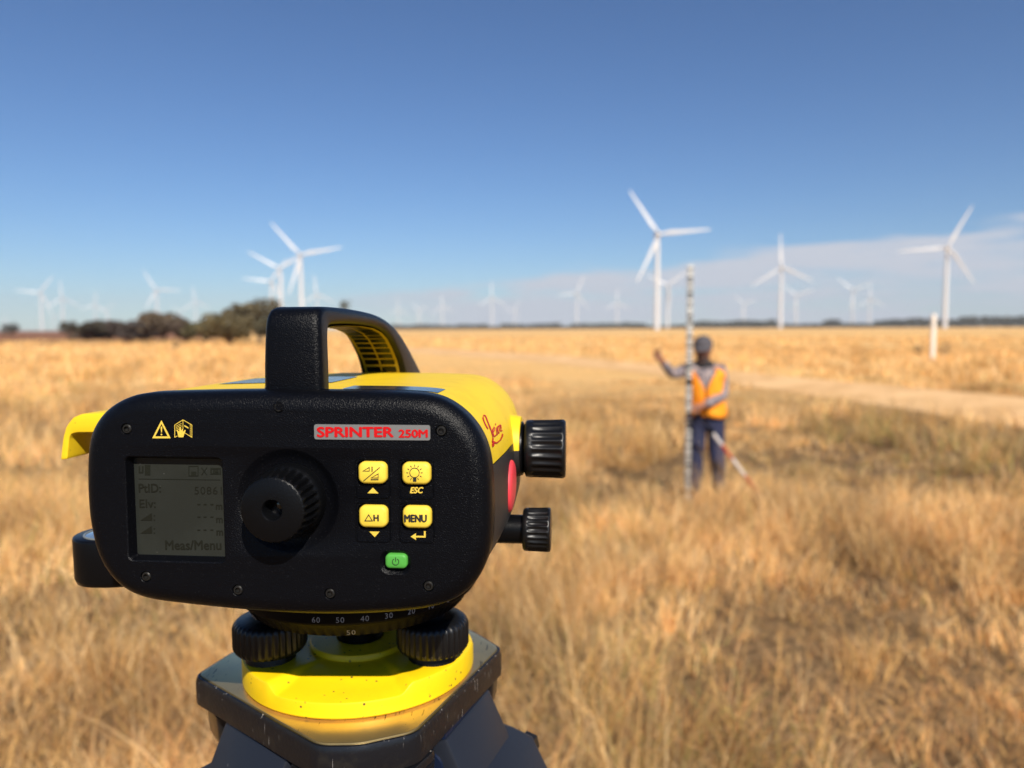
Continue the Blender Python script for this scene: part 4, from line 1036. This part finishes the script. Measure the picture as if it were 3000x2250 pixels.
for s_ in (-1, 1): ell(hm, hcen+fs_*(.08*s_)-fu*.005, (.012, .022, .034), ax=axs); ell(hm, hcen+fdir*.094+fs_*(.032*s_)+fu*.018, (.02, .012, .007), ax=axs)
ell(hm, hcen+fdir*.098-fu*.055, (.026, .012, .009), ax=axs); ell(hm, hcen+fdir*.08-fu*.095, (.034, .028, .024), ax=axs)
hm.build('head', SKIN, person, sharp=180)
be = MB(); ell(be, hcen+fdir*.052-fu*.088, (.056, .056, .036), ax=axs); be.build('beard', HAIR, person, sharp=180)
cp = MB(); rings = []
for k in range(9):
    t_ = math.pi/2*k/8; rings.append([hcen+fdir*.0+fu*(.035+.098*math.sin(t_))+(-fs_)*(.098*max(.02, math.cos(t_))*math.cos(2*math.pi*j/24))+fdir*(.112*max(.02, math.cos(t_))*math.sin(2*math.pi*j/24)) for j in range(24)])
cp.loft(rings, True, True, True)
cpo = cp.build('cap', CAPM, person, sharp=60)
br = MB(); rings = []
for k in range(6):
    q = k/5; rings.append([hcen+fu*(.045-.02*q-.012*abs(math.sin(R(a)))*q)+fdir*((.10+.085*q)*math.cos(R(a)))+fs_*((.098+.0*q)*math.sin(R(a))) for a in range(-65, 66, 13)])
br.loft(rings, False); bro = br.build('brim', CAPM, cpo); md = bro.modifiers.new('t', 'SOLIDIFY'); md.thickness = .006
sc = MB(); sc.tube([nk+Vector((.075*math.cos(a), .07*math.sin(a), -.02+.01*math.sin(3*a))) for a in np.linspace(0, 2*math.pi, 17)], .035, 8, caps=False); sc.build('scarf', DARK, person, sharp=180)
# shirt sleeves, trousers
skin('shirt', SHIRT, [(sp1, .14), (ch, (.175, .13)), (sR, .078), (eR, .056), (wR+(eR-wR)*.08, .042), (sL, .078), (eL, .058), (wL+(eL-wL)*.1, .042), (nk+Vector((0, 0, -.03)), .07)], [(0, 1), (1, 2), (2, 3), (3, 4), (1, 5), (5, 6), (6, 7), (1, 8)], root=0)
skin('trousers', NAVY, [(pel+Vector((0, 0, .02)), .12), (hpR, .105), (knR, .082), (anR+Vector((0, 0, .0)), .068), (hpL, .105), (knL, .084), (anL, .07)], [(0, 1), (1, 2), (2, 3), (0, 4), (4, 5), (5, 6)])
for an, dx in ((anR, -.02), (anL, .03)):
    bt = MB(); ell(bt, an+Vector((dx, -.07, -.045)), (.052, .14, .045)); ell(bt, an+Vector((0, .0, .0)), (.05, .06, .09)); bt.build('boot', BOOT, person, sharp=180)
# vest: open shell with V neck, lofted around the torso
vt_ = MB(); tw_c = Vector((-.25, -.97, 0)).normalized(); vs_ = Vector((-tw_c.y, tw_c.x, 0))
top = ch+Vector((0, 0, .085)); bot = pel+Vector((.0, 0, .0)); nrow = 15; ncol = 44
rings = []
for k in range(nrow):
    q = k/(nrow-1); c = bot.lerp(ch, q/.72) if q < .72 else ch.lerp(top, (q-.72)/.28)
    hwid = np.interp(q, [0, .3, .6, .78, .92, 1], [.205, .19, .20, .205, .175, .10]); hdep = np.interp(q, [0, .3, .6, .78, .92, 1], [.165, .155, .16, .155, .125, .095])
    gap = np.interp(q, [0, .45, .5, 1], [2, 3, 5, 48])
    ring = []
    for j in range(ncol+1):
        a = R(gap+(360-2*gap)*j/ncol); wob = 1+.03*math.sin(a*5+q*9)*(1-q)
        ring.append(c+tw_c*(hdep*math.cos(a)*wob)+vs_*(hwid*math.sin(a)*wob)+Vector((0, 0, .012*math.sin(a*3+2)*(1-q))))
    rings.append(ring)
vt_.loft(rings, False); vo = vt_.build('safety_vest', VEST, person, sharp=180); md = vo.modifiers.new('t', 'SOLIDIFY'); md.thickness = .012

# levelling staff: black and white graduations
DS = 7.52; sb = G(2016, 962+1.8*FPX/DS); sb = Vector((W(2016, 1300, DS).x, DS, 0)); stp = W(2016, 777, DS).z
staff = empty('levelling_staff', sb); tag(staff, 'tall striped levelling staff held upright in front of the person', 'levelling staff')
s_ = MB(); s_.box((0, 0, stp/2), (.027, .014, stp/2)); s_.build('staff_body', mat('staff_white', (.50, .475, .43), .5), staff, bevel=.003)
g = np.random.default_rng(3); cb = MB(); z = .03
while z < stp-.03:
    hgt_ = float(g.choice([.008, .012, .018, .026, .036])); cb.add([(-.0245, -.0146, z), (.0245, -.0146, z), (.0245, -.0146, z+hgt_), (-.0245, -.0146, z+hgt_)], [(0, 1, 2, 3)]); z += hgt_+float(g.choice([.009, .014, .02, .028, .036]))
cb.build('bar_code', INK, staff); s_ = MB(); s_.box((0, 0, stp*.52), (.030, .018, .018)); s_.box((0, 0, .015), (.029, .016, .015)); s_.build('joint_collar', BLKS, staff)
# ranging pole, leaning from the hands to the ground
p0 = W(2045, 1212, D0-.36); p1 = Vector((W(2255, 1487, D0-.15).x, D0-.15, -.03))
pole = empty('ranging_pole', (p1.x, p1.y, 0)); tag(pole, 'red and white striped ranging pole leaning from the hands to the grass', 'ranging pole')
L_ = (p0-p1); bands = [(0, .03, 'steel'), (.03, .16, 'white'), (.16, .36, 'red'), (.36, .54, 'white'), (.54, .68, 'red'), (.68, .80, 'white'), (.80, 1.0, 'black')]
orig = Vector((p1.x, p1.y, 0))
PM = {'white': mat('pole_white', (.62, .57, .53), .5), 'red': mat('pole_red', (.42, .06, .03), .5), 'black': BLKS, 'steel': STEEL}
PN = {'white': 'white_band', 'red': 'red_band', 'black': 'grip', 'steel': 'point'}
for a_, b_, c_ in bands:
    q = MB(); q.tube([p1+L_*a_-orig, p1+L_*b_-orig], ([.004, .015] if c_ == 'steel' else .017), 14); q.build(PN[c_], PM[c_], pole, sharp=40)

# ================================================================== HAZE
hz = MB(); hz.box((0, 2300, 150), (5200, 5000, 151.5)); ho_ = hz.build('haze', None if False else bpy.data.materials.new('thin_haze'), smooth=False)
hm_ = ho_.data.materials[0]; hm_.use_nodes = True; t = hm_.node_tree; t.nodes.clear(); pv = N(t, 'ShaderNodeVolumePrincipled'); pv.inputs['Density'].default_value = 1.1e-4; pv.inputs['Color'].default_value = (.86, .93, 1, 1); pv.inputs['Anisotropy'].default_value = 0
oo = N(t, 'ShaderNodeOutputMaterial'); LK(t, pv.outputs[0], oo.inputs['Volume']); tag(ho_, 'thin pale haze over the whole plain', 'haze', kind='stuff')
